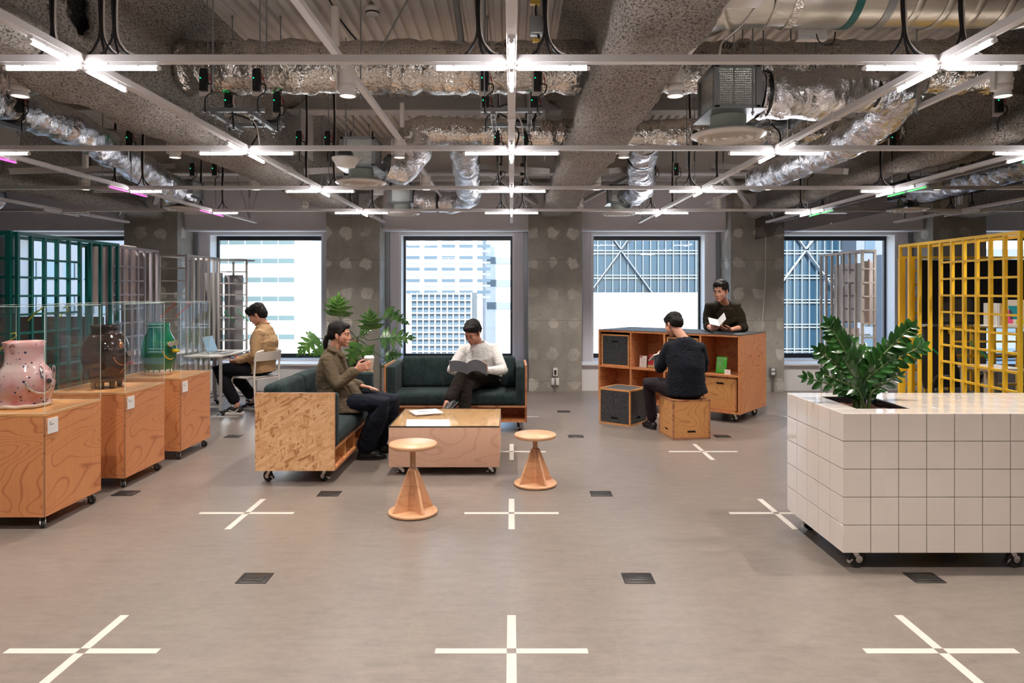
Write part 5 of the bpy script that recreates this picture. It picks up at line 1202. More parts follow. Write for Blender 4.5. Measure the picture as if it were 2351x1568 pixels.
# ---------------------------------------------------------------- inside the yellow enclosure
t = thing('television', 'large black television behind the yellow lattice', 'television', (px(2238, 7.1), 7.1, pz(670, 7.1)))
obj('bezel', MB().rbox((0, 0, 0), (1.13, .05, .66), .008, 2), MT['black'], t); obj('screen', MB().box((0, -.026, .006), (1.10, .003, .62)), MT['screen'], t)
obj('maker_mark', MB().box((0, -.0265, -.317), (.035, .002, .006)), MT['chrome'], t)
s = thing('lattice_partition', 'yellow lattice carrying the television', 'lattice', (0, 0, 0))
xs = [4.06, 4.16]+[4.32+.24*k for k in range(8)]
for x in xs[:2]: bars(s, [((x, 7.2, 0), (x, 7.2, 1.85))], MT['yellow'], .05)
bars(s, [((x, 7.22, .1), (x, 7.22, 1.15)) for x in xs[2:]], MT['yellow'], .022); bars(s, [((6.05, 7.2, 0), (6.05, 7.2, 1.85))], MT['yellow'], .05)
bars(s, [((4.06, 7.22, z), (6.05, 7.22, z)) for z in [1.86]+[1.13-.148*k for k in range(7)]], MT['yellow'], .02, 'rung')
bars(s, [((4.16, 7.22, z), (4.30, 7.22, z)) for z in [1.28+.148*k for k in range(4)]], MT['yellow'], .02, 'rung')
t = thing('work_desk', 'grey desk edge inside the yellow enclosure', 'desk', (4.42, 6.38, 0))
obj('desktop', MB().rbox((0, 0, .80), (.36, .4, .03), .004), plain('taupe_desktop', (.36, .31, .27), .45), t)
for sx in (-1, 1):
    for sy in (-1, 1): obj('leg', MB().bar((sx*.15, sy*.16, 0), (sx*.15, sy*.16, .785), .03), MT['greyp'], t)
t = thing('work_desk', 'white desk with upper shelf deep inside the yellow enclosure', 'desk', (5.6, 6.75, 0))
obj('desktop', MB().rbox((0, 0, .90), (1.2, .3, .025), .004), MT['white'], t); obj('upper_shelf', MB().rbox((-.55, 0, 1.165), (.9, .3, .02), .004), MT['desk'], t)
for sx in (-.55, .55): obj('leg', MB().bar((sx, 0, 0), (sx, 0, .89), .035), MT['black'], t)
for sx in (-.55, -.15): obj('shelf_post', MB().bar((sx, .0, .91), (sx, .0, 1.155), .02), MT['black'], t)
def ochair(x, y, rz, lab, s=1.0):
    t = thing('office_chair', lab, 'office chair', (x, y, 0), rz, 'black office chairs')
    obj('seat', MB().rbox((0, 0, .46), (.48, .46, .07), .03, 3, 2, .01), MT['black'], t)
    R_ = []
    for i in range(9):
        a = i/8; w = .21+.04*math.sin(PI*a)-.03*a; z = .52+a*.62; y_ = .22+.09*a
        R_.append([(-w, y_-.03*(1-a)+.0, z), (0, y_+.035, z), (w, y_-.03*(1-a), z), (w, y_+.03, z), (0, y_+.06, z), (-w, y_+.03, z)])
    obj('backrest', MB().loft(R_), MT['black'], t)
    obj('back_support', MB().tube(spl_([(0, .1, .40), (0, .27, .42), (0, .31, .6), (0, .33, .8)]), .02, 8), plain('grey_chair_frame', (.4, .4, .42), .4), t)
    obj('column', MB().cyl((0, 0, .1), (0, 0, .43), .028), MT['chrome'], t)
    for sx in (-1, 1): obj('armrest', MB().tube(spl_([(sx*.2, .1, .44), (sx*.29, .08, .5), (sx*.29, .02, .66), (sx*.29, -.12, .68)]), .018, 8), MT['black'], t)
    for k in range(5):
        a = k*2*PI/5+.3; c = obj('foot', MB().tube([(0, 0, .11), (.3*math.cos(a), .3*math.sin(a), .075)], [.03, .016], 8), MT['black'], t)
        obj('wheel', MB().cyl((.3*math.cos(a)-.02, .3*math.sin(a), .028), (.3*math.cos(a)+.02, .3*math.sin(a), .028), .028, n=14), MT['rubber'], c)
    return t
ochair(4.47, 6.87, .3, 'black office chair at the left behind the yellow lattice'); ochair(4.95, 6.08, .5, 'black office chair nearest the right edge behind the yellow lattice')
for i, (m_, dx, lab) in enumerate(((MT['paper'], 0, 'white spined book at the left on the upper shelf'), (BKW[0], .022, 'second white book on the upper shelf'), (GLD, .044, 'tan spined book on the upper shelf'))):
    t = thing('book', lab, 'book', (4.66+dx, 6.66, 1.1755), 0, 'books behind the yellow lattice'); obj('cover', MB().bb(0, .018, 0, .17, 0, .215), m_, t); obj('pages', MB().bb(.002, .016, .002, .168, .004, .2156), MT['paper'], t)
def pinkx(t, R_, th):
    for nm, a, m_ in (('teal_print', (-.06, .07, .06, .19), plain('teal_print', (.02, .28, .34), .5)), ('pink_print', (-.085, -.03, .02, .15), plain('pink_print', (.8, .10, .25), .5)), ('lime_print', (.0, .08, .015, .05), YG_)):
        mb = MB(); mb.M = R_; mb.bb(a[0], a[1], -th-.0012, -th, a[2], a[3]); obj(nm, mb, m_, t)
book((4.86, 6.67, 1.1755), 0, .20, .25, .014, plain('cream_cover', (.78, .7, .6), .5), 'book with pink and teal cover behind the yellow lattice', .15, 'books behind the yellow lattice', pinkx)
t = thing('felt_board', 'pale frosted board with a strap on the grey lattice by the right window', 'board', (4.12, 8.35, 1.13)); obj('panel', MB().rbox((0, 0, .36), (.03, .92, .70), .004), plain('frosted_panel', (.52, .48, .50), .35), t)
obj('panel_front', MB().bb(-.13, -.015, -.47, -.45, .0, .72), plain('frosted_panel_front', (.5, .46, .47), .4), t); obj('strap', MB().bb(-.06, -.04, -.475, -.47, -.02, .74), MT['beige'], t)
t = thing('curtain', 'pale pleated cloth hanging behind the zz plant', 'cloth', (3.98, 8.6, .25)); mb = MB(); V = []
for i in range(61): V += [(i*.006, .03*math.sin(i*.55), 0), (i*.006, .025*math.sin(i*.55), .80)]
mb.add(V, [(2*i, 2*i+2, 2*i+3, 2*i+1) for i in range(60)], True); obj('fabric', mb, plain('pale_pink_cloth', (.66, .58, .57), .9), t)
# ---------------------------------------------------------------- people
def fuse(name, mb, m, parent, voxel=.007, sm=4, wr=0.0, wsc=9, floor=None, seed=0, fac=.5):
    o = obj(name, mb, m, None)
    r = o.modifiers.new('r', 'REMESH'); r.mode = 'VOXEL'; r.voxel_size = voxel; r.use_smooth_shade = True
    if sm: s_ = o.modifiers.new('s', 'SMOOTH'); s_.factor = fac; s_.iterations = sm
    me = bake_mesh(o); o.modifiers.clear(); old = o.data; o.data = me; bpy.data.meshes.remove(old)
    me.polygons.foreach_set('use_smooth', [True]*len(me.polygons))
    if not me.materials: me.materials.append(m)
    if wr:
        NN = [v.normal.copy() for v in me.vertices]
        for v, nv in zip(me.vertices, NN):
            p = v.co
            a = noise.noise(Vector((p.x*wsc+seed, p.y*wsc, p.z*wsc*1.3))); b = noise.noise(Vector((p.x*wsc*2+seed+a*2, p.y*wsc*2+a*2, p.z*wsc*3.2)))
            v.co = p+nv*wr*(1.0*a+(.55-1.5*abs(b)))
    if floor is not None:
        for v in me.vertices:
            if v.co.z < floor: v.co.z = floor
    o.parent = parent
    return o
def basis(f, up=(0, 0, 1)):
    f = Vector(f).normalized(); u = Vector(up); r = f.cross(u).normalized(); u = r.cross(f).normalized()
    return r, f, u
def frameM(c, f, up=(0, 0, 1)):
    r, f, u = basis(f, up)
    return Matrix(((r.x, f.x, u.x, c[0]), (r.y, f.y, u.y, c[1]), (r.z, f.z, u.z, c[2]), (0, 0, 0, 1)))
SKIN = NT('skin'); SKIN.set(col=SKIN.ramp(SKIN.noise(7, 3), [(.3, (.50, .235, .155)), (.7, (.58, .29, .20))]), rough=.5, sss=.08); SKIN = SKIN.m
HAIR = NT('black_hair'); hb_ = HAIR.noise(70, 3, .6, HAIR.co((1, 1, .12))); HAIR.set(col=HAIR.ramp(hb_, [(.35, (.004, .0035, .0035)), (.7, (.020, .015, .013))]), rough=.6, spec=.2); HAIR.bump(hb_, .6, .004); HAIR = HAIR.m
LIPS = plain('lip_colour', (.40, .12, .10), .45); EYE = plain('dark_iris', (.015, .01, .01), .1); EYEW = plain('eye_white', (.62, .58, .55), .3)
def shifted(mb, root): mb.M = Matrix.Translation(-Vector(root)) @ mb.M; return mb
def hand(mb, W_, d, n, side, curl=.6, spread=.12, sc=1.0, thumb=.6):
    # W_ wrist, d direction of fingers, n the way the palm faces, side +1/-1 : thumb along +/- (d x n)
    d = Vector(d).normalized(); n = Vector(n); n = (n-d*n.dot(d)).normalized(); s_ = d.cross(n)*side; W_ = Vector(W_)
    c = W_+d*.05*sc
    R_ = Matrix(((s_.x, d.x, n.x), (s_.y, d.y, n.y), (s_.z, d.z, n.z)))
    M0 = mb.M.copy(); mb.M = M0 @ Matrix.Translation(c) @ R_.to_4x4(); mb.rbox((0, 0, 0), (.078*sc, .096*sc, .028*sc), .013*sc, 3); mb.M = M0
    mb.tube([W_-d*.03*sc, W_, W_+d*.03*sc], [.024*sc, .023*sc, .026*sc], 12, True, True, .75, n)
    for i, (ln, off) in enumerate(((.90, .030), (1.0, .0100), (.95, -.0100), (.76, -.030))):
        b = W_+d*(.092-.004*abs(i-1))*sc+s_*off*sc*.98; dd = (d+s_*(1.5-i)*spread*.5).normalized(); P_ = [b-d*.02*sc, b]; ang = 0
        for L, k in ((.040, .55), (.026, .95), (.021, .65)):
            ang += curl*k*1.15*(1+.10*i); v = dd*math.cos(ang)+n*math.sin(ang); P_.append(P_[-1]+v*L*ln*sc)
        mb.tube(P_, [.0088*sc, .0090*sc, .0084*sc, .0078*sc, .0066*sc], 8, True, True)
    b = W_+d*.022*sc+s_*.030*sc; v1 = (d*.55+s_*.65+n*.35*thumb).normalized(); v2 = (d*.85+s_*.1+n*.5*thumb).normalized(); v3 = (d*.85-s_*.25+n*.65*thumb).normalized()
    mb.tube([b-v1*.01, b+v1*.035*sc, b+v1*.035*sc+v2*.031*sc, b+v1*.035*sc+v2*.031*sc+v3*.024*sc], [.013*sc, .0115*sc, .0105*sc, .0085*sc], 8, True, True)
def person(lab, root, J, top, bottom, shoe, face, hands, style='short', s=1.0, hsc=1.0, female=False):
    root = Vector(root); t = thing('person', lab, 'person', root)
    J = {k: Vector(v) for k, v in J.items()}; T0 = Matrix.Translation(-root)
    hd = J['head']; HM = frameM(hd, face[0], face[1]); HS = Matrix.Scale(hsc*(.94 if female else 1.0), 4)
    def H(mb): mb.M = T0 @ HM @ HS; return mb
    # ---- one continuous body
    b = MB(); H(b)
    b.ell((0, -.018, .032), (.074, .095, .086), 20); b.ell((0, .022, -.035), (.060, .072, .072), 18); b.ell((0, .045, -.075), (.038, .040, .036), 14); b.ell((0, .070, -.098), (.022, .018, .016), 12); b.ell((0, .050, .046), (.052, .036, .036), 12)
    b.tube([(0, .090, .012), (0, .099, -.018), (0, .1045, -.036)], [.008, .0085, .0098], 8, True, True); b.ell((.010, .093, -.039), (.008, .011, .007), 8); b.ell((-.010, .093, -.039), (.008, .011, .007), 8)
    b.tube([(-.045, .070, .020), (-.022, .084, .026), (0, .087, .02), (.022, .084, .026), (.045, .070, .020)], .0075, 8, True, True)
    for sx in (-1, 1):
        b.ell((sx*.036, .062, -.030), (.022, .024, .024), 10); b.ell((sx*.073, -.008, -.012), (.007, .019, .031), 10, Matrix.Rotation(sx*.25, 3, 'Z')); b.ell((sx*.070, -.002, -.038), (.007, .010, .012), 8)
        b.ell((sx*.031, .073, .003), (.018, .0155, .013), 10)
    b.tube([(-.02, .084, -.066), (0, .093, -.064), (.02, .084, -.066)], .0075, 8, True, True)
    b.M = T0
    neck0 = J['neck']; hb = HM @ Vector((0, -.018, -.05)); b.tube([neck0-(hb-neck0)*.3, neck0, hb], [.062*s, .052*s, .050*s], 14, True, True)
    chest = (J['shr']+J['shl'])/2
    for q in 'lr': J['sh'+q] = chest+(J['sh'+q]-chest)*.86-Vector((0, 0, .012))
    ax = (J['shr']-J['shl']).normalized(); pel = (J['hipr']+J['hipl'])/2
    def torso(mb, pts, rr_, ax_=ax):
        R_ = []; m_ = len(pts)
        for i in range(m_):
            a = pts[max(0, i-1)]; c = pts[min(m_-1, i+1)]; tt = (c-a).normalized(); x = (ax_-tt*ax_.dot(tt)).normalized(); y = tt.cross(x)
            R_.append([pts[i]+x*rr_[i][0]*math.cos(2*PI*k/20)+y*rr_[i][1]*math.sin(2*PI*k/20) for k in range(20)])
        mb.loft(R_, True, True)
    fw = J.get('fwd', ax.cross(Vector((0, 0, -1)))); fw = (Vector(fw)).normalized()
    mid = pel.lerp(chest, .5)+(-fw)*.02
    torso(b, [pel-Vector((0, 0, .04)), pel+Vector((0, 0, .05)), mid, chest-Vector((0, 0, .08)), chest+Vector((0, 0, .03)), neck0], [(.13*s, .09*s), (.155*s, .11*s), (.13*s, .095*s), (.155*s, .11*s), (.10*s, .08*s), (.05*s, .05*s)])
    for q in 'lr':
        sh, el, wr = J['sh'+q], J['el'+q], J['wr'+q]; b.tube([chest.lerp(sh, .6), sh, sh.lerp(el, .5), el, el.lerp(wr, .35), wr], [.05*s, .052*s, .044*s, .037*s, .036*s, .025*s], 12, True, True)
        hp, kn, an = J['hip'+q], J['kn'+q], J['an'+q]; b.tube([hp, hp.lerp(kn, .4), kn, kn.lerp(an, .3), an], [.075*s, .058*s, .046*s, .040*s, .032*s], 12, True, True)
        td = Vector(J['toe'+q]).normalized(); b.tube([an+Vector((0, 0, 0)), an-Vector((0, 0, .035))+td*.03, an+td*.09-Vector((0, 0, .06))], [.034, .030, .018], 10, True, True)
        if hands.get(q): hand(b, wr, *hands[q])
    fuse('body', b, SKIN, t, .0052, 3)
    # ---- face details
    for sx in (-1, 1):
        e = obj('eye', H(MB()).ell((sx*.030, .0845, .003), (.0125, .0055, .0048), 10), EYEW, t); obj('iris', H(MB()).ell((sx*.030, .0880, .003), (.0060, .0030, .0046), 10), EYE, e)
        obj('eyelid', H(MB()).tube([(sx*.017, .0895, .003), (sx*.023, .0905, .0078), (sx*.032, .0895, .0085), (sx*.043, .0835, .004)], .0016, 5, True, True), HAIR, t)
        obj('eyebrow', H(MB()).tube([(sx*.014, .0955, .022), (sx*.028, .0925, .028), (sx*.045, .080, .025)], [.0022, .003, .0015], 6, True, True, .7), HAIR, t)
    obj('mouth', H(MB()).tube([(-.021, .0870, -.0665), (-.010, .0965, -.0650), (0, .0985, -.0665), (.010, .0965, -.0650), (.021, .0870, -.0665)], [.0018, .0042, .0046, .0042, .0018], 8, True, True), LIPS, t)
    # ---- hair
    h = H(MB())
    h.ell((0, -.020, .056), (.084, .100, .077), 20); h.ell((0, -.055, .010), (.078, .066, .075), 18); h.ell((0, .040, .082), (.064, .055, .034), 14)
    for sx in (-1, 1): h.ell((sx*.066, -.012, .038), (.017, .044, .036), 12); h.ell((sx*.071, .012, .010), (.007, .012, .026), 10)
    if style == 'ponytail':
        h.ell((0, -.085, -.005), (.030, .025, .028), 12); h.tube([(0, -.098, -.0), (0, -.125, -.04), (0, -.135, -.09), (.0, -.128, -.15), (0, -.12, -.18)], [.018, .026, .027, .018, .006], 10, True, True)
        h.tube([(.05, .055, .075), (.070, .030, .035), (.075, .018, -.01)], [.014, .010, .005], 8, True, True); h.tube([(-.05, .055, .075), (-.070, .030, .035), (-.075, .018, -.01)], [.014, .010, .005], 8, True, True)
        h.ell((0, .058, .072), (.052, .026, .022), 12)
    else:
        h.ell((0, .062, .070), (.056, .026, .024), 12)
        if style == 'mop': h.ell((0, .055, .080), (.078, .052, .045), 14); h.ell((.05, .05, .045), (.03, .035, .03), 10); h.ell((-.05, .05, .045), (.03, .035, .03), 10); h.ell((0, -.06, -.01), (.074, .06, .07), 14)
    fuse('hair', h, HAIR, t, .006, 3 if style != 'ponytail' else 6, .0055 if style != 'ponytail' else .0015, 34, seed=3)
    if female: obj('earring', H(MB()).tube([(.078+.010*0, -.004+.008*math.cos(a), -.055+.011*math.sin(a)) for a in [k*.6 for k in range(11)]], .002, 6), plain('gold_hoop', (.7, .5, .2), .2, 1.0), t)
    # ---- clothes
    g = MB(); g.M = T0; k = top['k']
    bot = top.get('bot', pel-Vector((0, 0, .02)))
    torso(g, [bot, pel+Vector((0, 0, .07)), mid, chest-Vector((0, 0, .10)), chest+Vector((0, 0, -.005)), chest.lerp(neck0, .62)+Vector((0, 0, .012)), neck0+Vector((0, 0, .012))], [top.get('hem', (.19, .14)), (.175*k, .135*k), (.165*k, .135*k), (.185*k, .135*k), (.165*k, .105*k), (.10*k, .080*k), (.062, .062)])
    if 'extra' in top: top['extra'](g)
    for q in 'lr':
        sh, el, wr = J['sh'+q], J['el'+q], J['wr'+q]; L_ = top.get('sleeve', .93); e_ = el.lerp(wr, L_)
        g.tube([chest.lerp(sh, .45), sh, sh.lerp(el, .35), sh.lerp(el, .75), el, el.lerp(wr, .35), e_], [.062*k, .062*k, .060*k, .056*k, .052*k, .047*k, top.get('cuff', .037)], 14, True, True)
    fuse(top['name'], g, top['m'], t, .008, top.get('sm', 4), top.get('wr', .006), top.get('wsc', 9), seed=len(lab))
    if 'collar' in top:
        c = MB(); c.M = T0; r_, f_, u_ = basis(fw); n0 = neck0+u_*.022
        c.tube([n0+r_*.06*math.cos(a)+f_*.058*math.sin(a) for a in [kk*2*PI/20 for kk in range(21)]], .008, 8); obj('neckband', c, top['collar'], t)
    g = MB(); g.M = T0; k = bottom['k']
    torso(g, [pel-Vector((0, 0, .07)), pel+Vector((0, 0, .0)), pel+(chest-pel)*.28], [(.150*k, .115*k), (.170*k, .130*k), (.150*k, .115*k)])
    for q in 'lr':
        hp, kn, an = J['hip'+q], J['kn'+q], J['an'+q]; L_ = bottom.get('len', .94); e_ = kn.lerp(an, L_); w = bottom.get('leg', .06)
        g.tube([hp, hp.lerp(kn, .3), hp.lerp(kn, .7), kn, kn.lerp(an, .3), kn.lerp(an, .65), e_], [.10*k, .092*k, .078*k, .070*k, w*1.08, w*1.0, w*.98], 14, True, True)
    fuse('trousers', g, bottom['m'], t, .009, 3, bottom.get('wr', .005), 8, seed=2)
    for q in 'lr':
        an, td = J['an'+q], Vector(J['toe'+q]).normalized(); z0 = an.z-.10 if an.z > .16 else 0; up = Vector((0, 0, 1))
        if an.z > .16:
            lg = (J['an'+q]-J['kn'+q]).normalized(); up = (td.cross(lg).cross(td)).normalized(); up = -up if up.dot(lg) > 0 else up
        r_ = td.cross(up).normalized(); M_ = Matrix(((r_.x, td.x, up.x, an.x), (r_.y, td.y, up.y, an.y), (r_.z, td.z, up.z, an.z), (0, 0, 0, 1)))
        if an.z <= .16: M_[2][3] = .09
        g = MB(); g.M = T0 @ M_
        g.ell((0, .045, -.048), (.043, .095, .044), 14); g.ell((0, -.025, -.045), (.041, .048, .046), 14); g.ell((0, .06, -.055), (.040, .075, .030), 14); g.ell((0, .13, -.062), (.042, .058, .026), 14); g.ell((0, .01, -.03), (.036, .045, .045), 12); g.ell((0, .07, -.035), (.028, .06, .03), 12)
        sh_ = fuse('shoe', g, shoe['m'], t, .006, 3)
        so_ = MB(); so_.M = T0 @ M_; pts = [(.040*math.cos(a)*(1.12 if math.sin(a) > 0 else .92), .055+.135*math.sin(a)) for a in [kk*2*PI/24 for kk in range(24)]]; so_.prism(pts, -.09, -.09+shoe.get('sole', .018)); obj('sole', so_, shoe['sm'], sh_)
        if 'stripe' in shoe:
            st = MB(); st.M = T0 @ M_; st.tube([(.041, -.02, -.03), (.043, .02, -.062), (.036, .09, -.045)], .006, 6, True, True).tube([(-.041, -.02, -.03), (-.043, .02, -.062), (-.036, .09, -.045)], .006, 6, True, True)
            for i in range(4): st.tube([(-.018, .04+i*.018, -.006-i*.006), (0, .045+i*.018, .0-i*.007), (.018, .04+i*.018, -.006-i*.006)], .003, 5, True, True)
            obj('laces', st, shoe['stripe'], sh_)
    return t
def cloth(name, c, c2=None, rough=.85):
    t = NT(name); n = t.noise(160, 3, .6); t.set(col=t.mix(t.math('MULTIPLY', n, .5), c, c2 or tuple(x*.7 for x in c)), rough=rough, sheen=.02, spec=.2); t.bump(n, .15, .001); return t.m
BLKS = plain('black_leather', (.012, .012, .013), .3)
# woman with the cup
def wskirt(g):
    g.loft([[Vector((cx+rx*math.cos(2*PI*k/20), cyq+ry*math.sin(2*PI*k/20), z)) for k in range(20)] for (cx, cyq, rx, ry, z) in ((-1.475, 6.25, .20, .205, .435), (-1.50, 6.25, .195, .20, .50), (-1.54, 6.25, .18, .19, .58), (-1.58, 6.25, .15, .17, .68))])
    # lapels
    g.tube([(-1.60, 6.20, 1.0), (-1.52, 6.18, .93), (-1.48, 6.2, .80)], [.02, .028, .015], 8, True, True); g.tube([(-1.64, 6.25, 1.005), (-1.63, 6.16, .995), (-1.57, 6.14, .97)], .018, 8, True, True)
person('woman with a dark ponytail in an olive brown blazer holding a cup on the sofa', (-1.5, 6.25, 0),
  dict(head=(-1.549, 6.24, 1.118), neck=(-1.60, 6.25, .975), shr=(-1.625, 6.085, .905), shl=(-1.61, 6.415, .905), elr=(-1.53, 6.03, .675), ell=(-1.53, 6.47, .66), wrr=(-1.365, 6.095, .822), wrl=(-1.385, 6.37, .635),
       hipr=(-1.60, 6.165, .50), hipl=(-1.60, 6.335, .50), knr=(-1.135, 6.13, .525), knl=(-1.08, 6.36, .51), anr=(-1.315, 6.22, .10), anl=(-1.25, 6.46, .10), toer=(1, .05, 0), toel=(1, .1, 0), fwd=(1, 0, 0)),
  dict(name='blazer', m=cloth('olive_brown_wool', (.115, .085, .052)), k=1.0, bot=Vector((-1.56, 6.25, .47)), hem=(.19, .17), extra=wskirt, wr=.006, sleeve=.82, cuff=.05),
  dict(m=cloth('dark_navy_denim', (.006, .008, .016)), k=1.0, leg=.088, len=.93), dict(m=BLKS, sm=BLKS),
  ((1, -.03, -.06), (0, 0, 1)), {'r': ((.93, -.02, .32), (0, 1, .05), 1, .62, .08, .95, .9), 'l': ((.97, -.15, -.14), (0, -.15, -1), 1, .12, .1, .95)}, 'ponytail', female=True)
t = thing('coffee_cup', 'white paper cup with lid in the woman\'s hand', 'cup', (-1.268, 6.156, .800))
obj('cup', MB().lathe([(0, 0), (.031, 0), (.043, .108), (.0445, .112), (.042, .113), (0, .11)], n=28), MT['paper'], t); obj('lid', MB().lathe([(.045, .108), (.0465, .112), (.0465, .118), (.042, .122), (.040, .132), (.037, .134), (0, .130)], n=28), MT['white'], t)
# man reading on the sofa
person('man in a white sweatshirt reading with crossed legs on the far sofa', (-.35, 7.5, 0),
  dict(head=(-.425, 7.53, 1.06), neck=(-.365, 7.66, .935), shr=(-.555, 7.66, .865), shl=(-.175, 7.70, .88), elr=(-.645, 7.50, .655), ell=(-.095, 7.55, .645), wrr=(-.52, 7.33, .66), wrl=(-.265, 7.33, .665),
       hipr=(-.37, 7.72, .52), hipl=(-.19, 7.72, .53), knr=(-.475, 7.24, .52), knl=(-.50, 7.27, .655), anr=(-.50, 7.13, .10), anl=(-.655, 7.05, .37), toer=(-.1, -1, 0), toel=(-.55, -.5, -.6), fwd=(-.15, -1, 0)),
  dict(name='sweatshirt', m=cloth('white_jersey', (.72, .70, .68)), k=1.08, wr=.006, sleeve=.95, cuff=.033, collar=cloth('white_rib', (.66, .64, .62)), hem=(.175, .14), bot=Vector((-.28, 7.72, .50))),
  dict(m=cloth('dark_brown_twill', (.013, .009, .007)), k=1.0, leg=.062, len=.85), dict(m=BLKS, sm=BLKS),
  ((-.42, -.72, -.52), (-.1, -.3, 1)), {'r': ((.35, -.8, .3), (.5, .2, -.5), 1, .45, .1, .95), 'l': ((-.55, -.55, .35), (-.6, .4, .4), -1, .7, .1, 1.0)}, 'short', hsc=1.05)
# open magazine, bowed pages
t = thing('magazine', 'open grey magazine held by the man in white', 'magazine', (-.475, 7.235, .672), .25)
def page(sg, L, rise, drop):
    V = []
    for i in range(13):
        a = i/12; x = sg*L*a; z = rise*math.sin(PI*min(1, a*1.0))**.8*(1-.25*a)+drop*a
        for w in (0, 1): V.append((x, -.02*a-.055+.12*w*.2, z+.235*w*.78)); 
    F_ = [(2*i, 2*i+2, 2*i+3, 2*i+1) for i in range(12)]; return V, F_
MAGC = plain('dark_grey_magazine_cover', (.07, .07, .078), .35)
for sg, L, ri, dr, nm in ((-1, .185, .03, .05, 'left_pages'), (1, .21, .085, -.03, 'right_pages')):
    V, F_ = page(sg, L, ri, dr); V = [(x, y+(z*.0), z*.62-.03) for x, y, z in V]; n = len(V)
    V2 = V+[(x, y+.006, z) for x, y, z in V]; mb = MB(); mb.add(V2, F_+[tuple(n+q for q in f[::-1]) for f in F_]+[(0, 1, n+1, n), (n-2, 2*n-2, 2*n-1, n-1)]+[(2*i, n+2*i, n+2*i+2, 2*i+2) for i in range(12)]+[(2*i+1, 2*i+3, n+2*i+3, n+2*i+1) for i in range(12)], False); obj(nm, mb, MAGC, t)
    V3 = [(x, y+.0075, z+.002) for x, y, z in V]; mb = MB(); mb.add(V3, [f[::-1] for f in F_]); obj('paper', mb, MT['paper'], t)
# man at the desk
person('man in a tan sweatshirt sitting at the desk with the laptop', (-3.3, 8.66, 0),
  dict(head=(-3.185, 8.66, 1.215), neck=(-3.09, 8.66, 1.085), shl=(-3.10, 8.46, .985), shr=(-3.10, 8.86, .985), ell=(-3.12, 8.42, .73), elr=(-3.12, 8.90, .73), wrl=(-3.375, 8.52, .645), wrr=(-3.37, 8.78, .66),
       hipl=(-3.13, 8.57, .55), hipr=(-3.13, 8.75, .55), knl=(-3.635, 8.55, .54), knr=(-3.60, 8.80, .54), anl=(-3.375, 8.52, .10), anr=(-3.28, 8.84, .12), toel=(-1, -.05, 0), toer=(-1, .1, 0), fwd=(-1, 0, 0)),
  dict(name='sweatshirt', m=cloth('tan_jersey', (.43, .27, .14)), k=1.2, wr=.008, wsc=7, sleeve=.95, cuff=.04, collar=cloth('tan_rib', (.42, .26, .13)), hem=(.20, .155), bot=Vector((-3.12, 8.66, .50))),
  dict(m=cloth('black_wool', (.005, .005, .008)), k=1.0, leg=.072, len=.82), dict(m=BLKS, sm=MT['paper'], stripe=MT['paper'], sole=.028),
  ((-.84, .0, -.46), (-.35, 0, 1)), {'l': ((-.9, .2, -.15), (.1, .5, .4), 1, .7, .1, .95), 'r': ((-.9, -.2, -.1), (0, -.3, .5), -1, .7, .1, .95)}, 'mop', hsc=1.08)
t = thing('phone', 'dark phone in the hand of the man at the desk', 'phone', (-3.47, 8.60, .675)); mb = MB(); mb.M = Matrix.Rotation(.5, 4, 'Y'); mb.rbox((0, 0, 0), (.13, .065, .009), .004, 2); obj('body', mb, MT['black'], t)
# man on the crate, seen from behind
person('man in a dark navy jacket sitting on the plywood crate, back to us', (1.8, 7.25, 0),
  dict(head=(1.725, 7.37, 1.150), neck=(1.80, 7.25, 1.015), shl=(1.635, 7.29, .925), shr=(1.985, 7.19, .925), ell=(1.575, 7.34, .69), elr=(2.03, 7.30, .70), wrl=(1.60, 7.57, .765), wrr=(1.83, 7.58, .76),
       hipl=(1.72, 7.20, .49), hipr=(1.90, 7.17, .49), knl=(1.49, 7.54, .51), knr=(1.88, 7.63, .51), anl=(1.54, 7.58, .10), anr=(1.85, 7.62, .10), toel=(-.35, 1, 0), toer=(0, 1, 0), fwd=(-.28, .96, 0)),
  dict(name='jacket', m=cloth('dark_navy_knit', (.006, .008, .014)), k=1.12, wr=.0045, sleeve=.93, cuff=.042, hem=(.215, .17), bot=Vector((1.82, 7.19, .445))),
  dict(m=cloth('dark_plum_twill', (.02, .013, .017)), k=1.0, leg=.062, len=.9), dict(m=BLKS, sm=BLKS),
  ((-.48, .78, -.50), (-.1, .45, 1)), {'l': ((.15, .5, .35), (.8, .2, .1), 1, .5, .1, .95), 'r': ((-.3, .7, .3), (-.6, 0, .6), -1, .5, .1, .95)}, 'short', hsc=1.03)
t = thing('book', 'open cream book in the hands of the man on the crate', 'book', (1.625, 7.62, .80), .2)
for sg in (-1, 1):
    mb = MB(); mb.M = Matrix.Rotation(-.5, 4, 'X') @ Matrix.Rotation(sg*.25, 4, 'Y'); mb.bb(min(0, sg*.10), max(0, sg*.10), -.07, .08, -.006, .006); obj('page_block', mb, plain('cream_paper', (.78, .74, .64), .6), t)
o = obj('shirt_hem', MB(), MT['paper']); bpy.data.objects.remove(o)
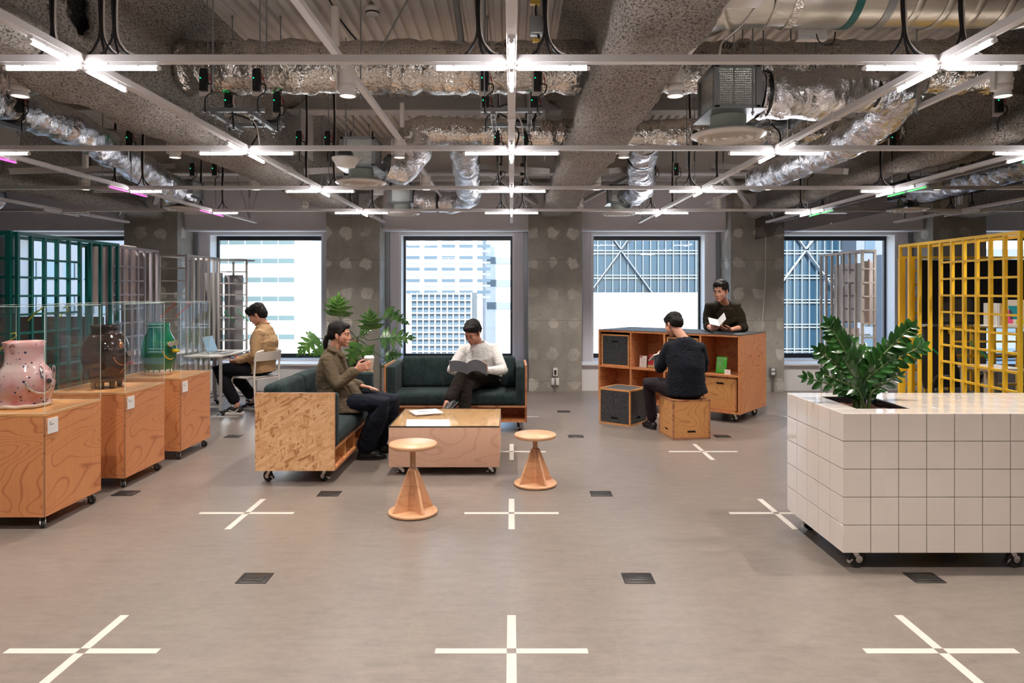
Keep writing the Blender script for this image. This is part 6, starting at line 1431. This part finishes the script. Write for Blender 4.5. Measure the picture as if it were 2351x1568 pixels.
# man leaning on the counter
person('man in a dark olive sweater leaning on the counter with a small book', (2.9, 9.2, 0),
  dict(head=(2.525, 8.36, 1.510), neck=(2.615, 8.50, 1.365), shr=(2.43, 8.60, 1.315), shl=(2.80, 8.52, 1.315), elr=(2.415, 8.50, 1.075), ell=(2.835, 8.46, 1.062), wrr=(2.395, 8.25, 1.055), wrl=(2.60, 8.22, 1.048),
       hipr=(2.82, 9.15, .93), hipl=(3.00, 9.08, .93), knr=(2.86, 9.2, .5), knl=(3.06, 9.12, .5), anr=(2.88, 9.3, .10), anl=(3.10, 9.22, .10), toer=(-.4, -1, 0), toel=(-.3, -1, 0), fwd=(-.25, -1, 0)),
  dict(name='sweater', m=cloth('dark_olive_knit', (.020, .015, .007)), k=1.13, wr=.008, sleeve=.32, cuff=.055, hem=(.18, .14)),
  dict(m=cloth('charcoal_twill', (.012, .012, .013)), k=1.0, leg=.06), dict(m=BLKS, sm=BLKS),
  ((-.62, -.74, -.16), (0, 0, 1)), {'r': ((.15, -.8, .25), (.6, .2, .5), 1, .9, .08, .95), 'l': ((-.85, -.15, .1), (.0, .35, .75), -1, .75, .1, .95)}, 'short', hsc=1.06)
t = thing('book', 'small open picture book held by the leaning man', 'book', (2.43, 8.085, 1.10), -.15)
for sg, a in ((-1, .25), (1, .95)):
    mb = MB(); mb.M = Matrix.Rotation(.45, 4, 'X') @ Matrix.Rotation(-sg*a, 4, 'Y'); mb.bb(min(0, sg*.115), max(0, sg*.115), -.005, .155, -.003, .003); pb = obj('page_block', mb, MT['paper'], t)
    if sg > 0:
        for nm, r_, m_ in (('blue_print', (.02, .095, .03, .09), plain('blue_print', (.05, .15, .6), .5)), ('yellow_print', (.03, .085, .035, .075), plain('yellow_print', (.85, .65, .05), .5)), ('red_print', (.05, .09, .03, .06), plain('red_print', (.8, .12, .05), .5))):
            c = MB(); c.M = mb.M; k_ = {'blue_print': .0034, 'yellow_print': .0038, 'red_print': .0042}[nm]; c.bb(r_[0], r_[1], r_[2], r_[3], -k_, -.003); obj(nm, c, m_, pb)
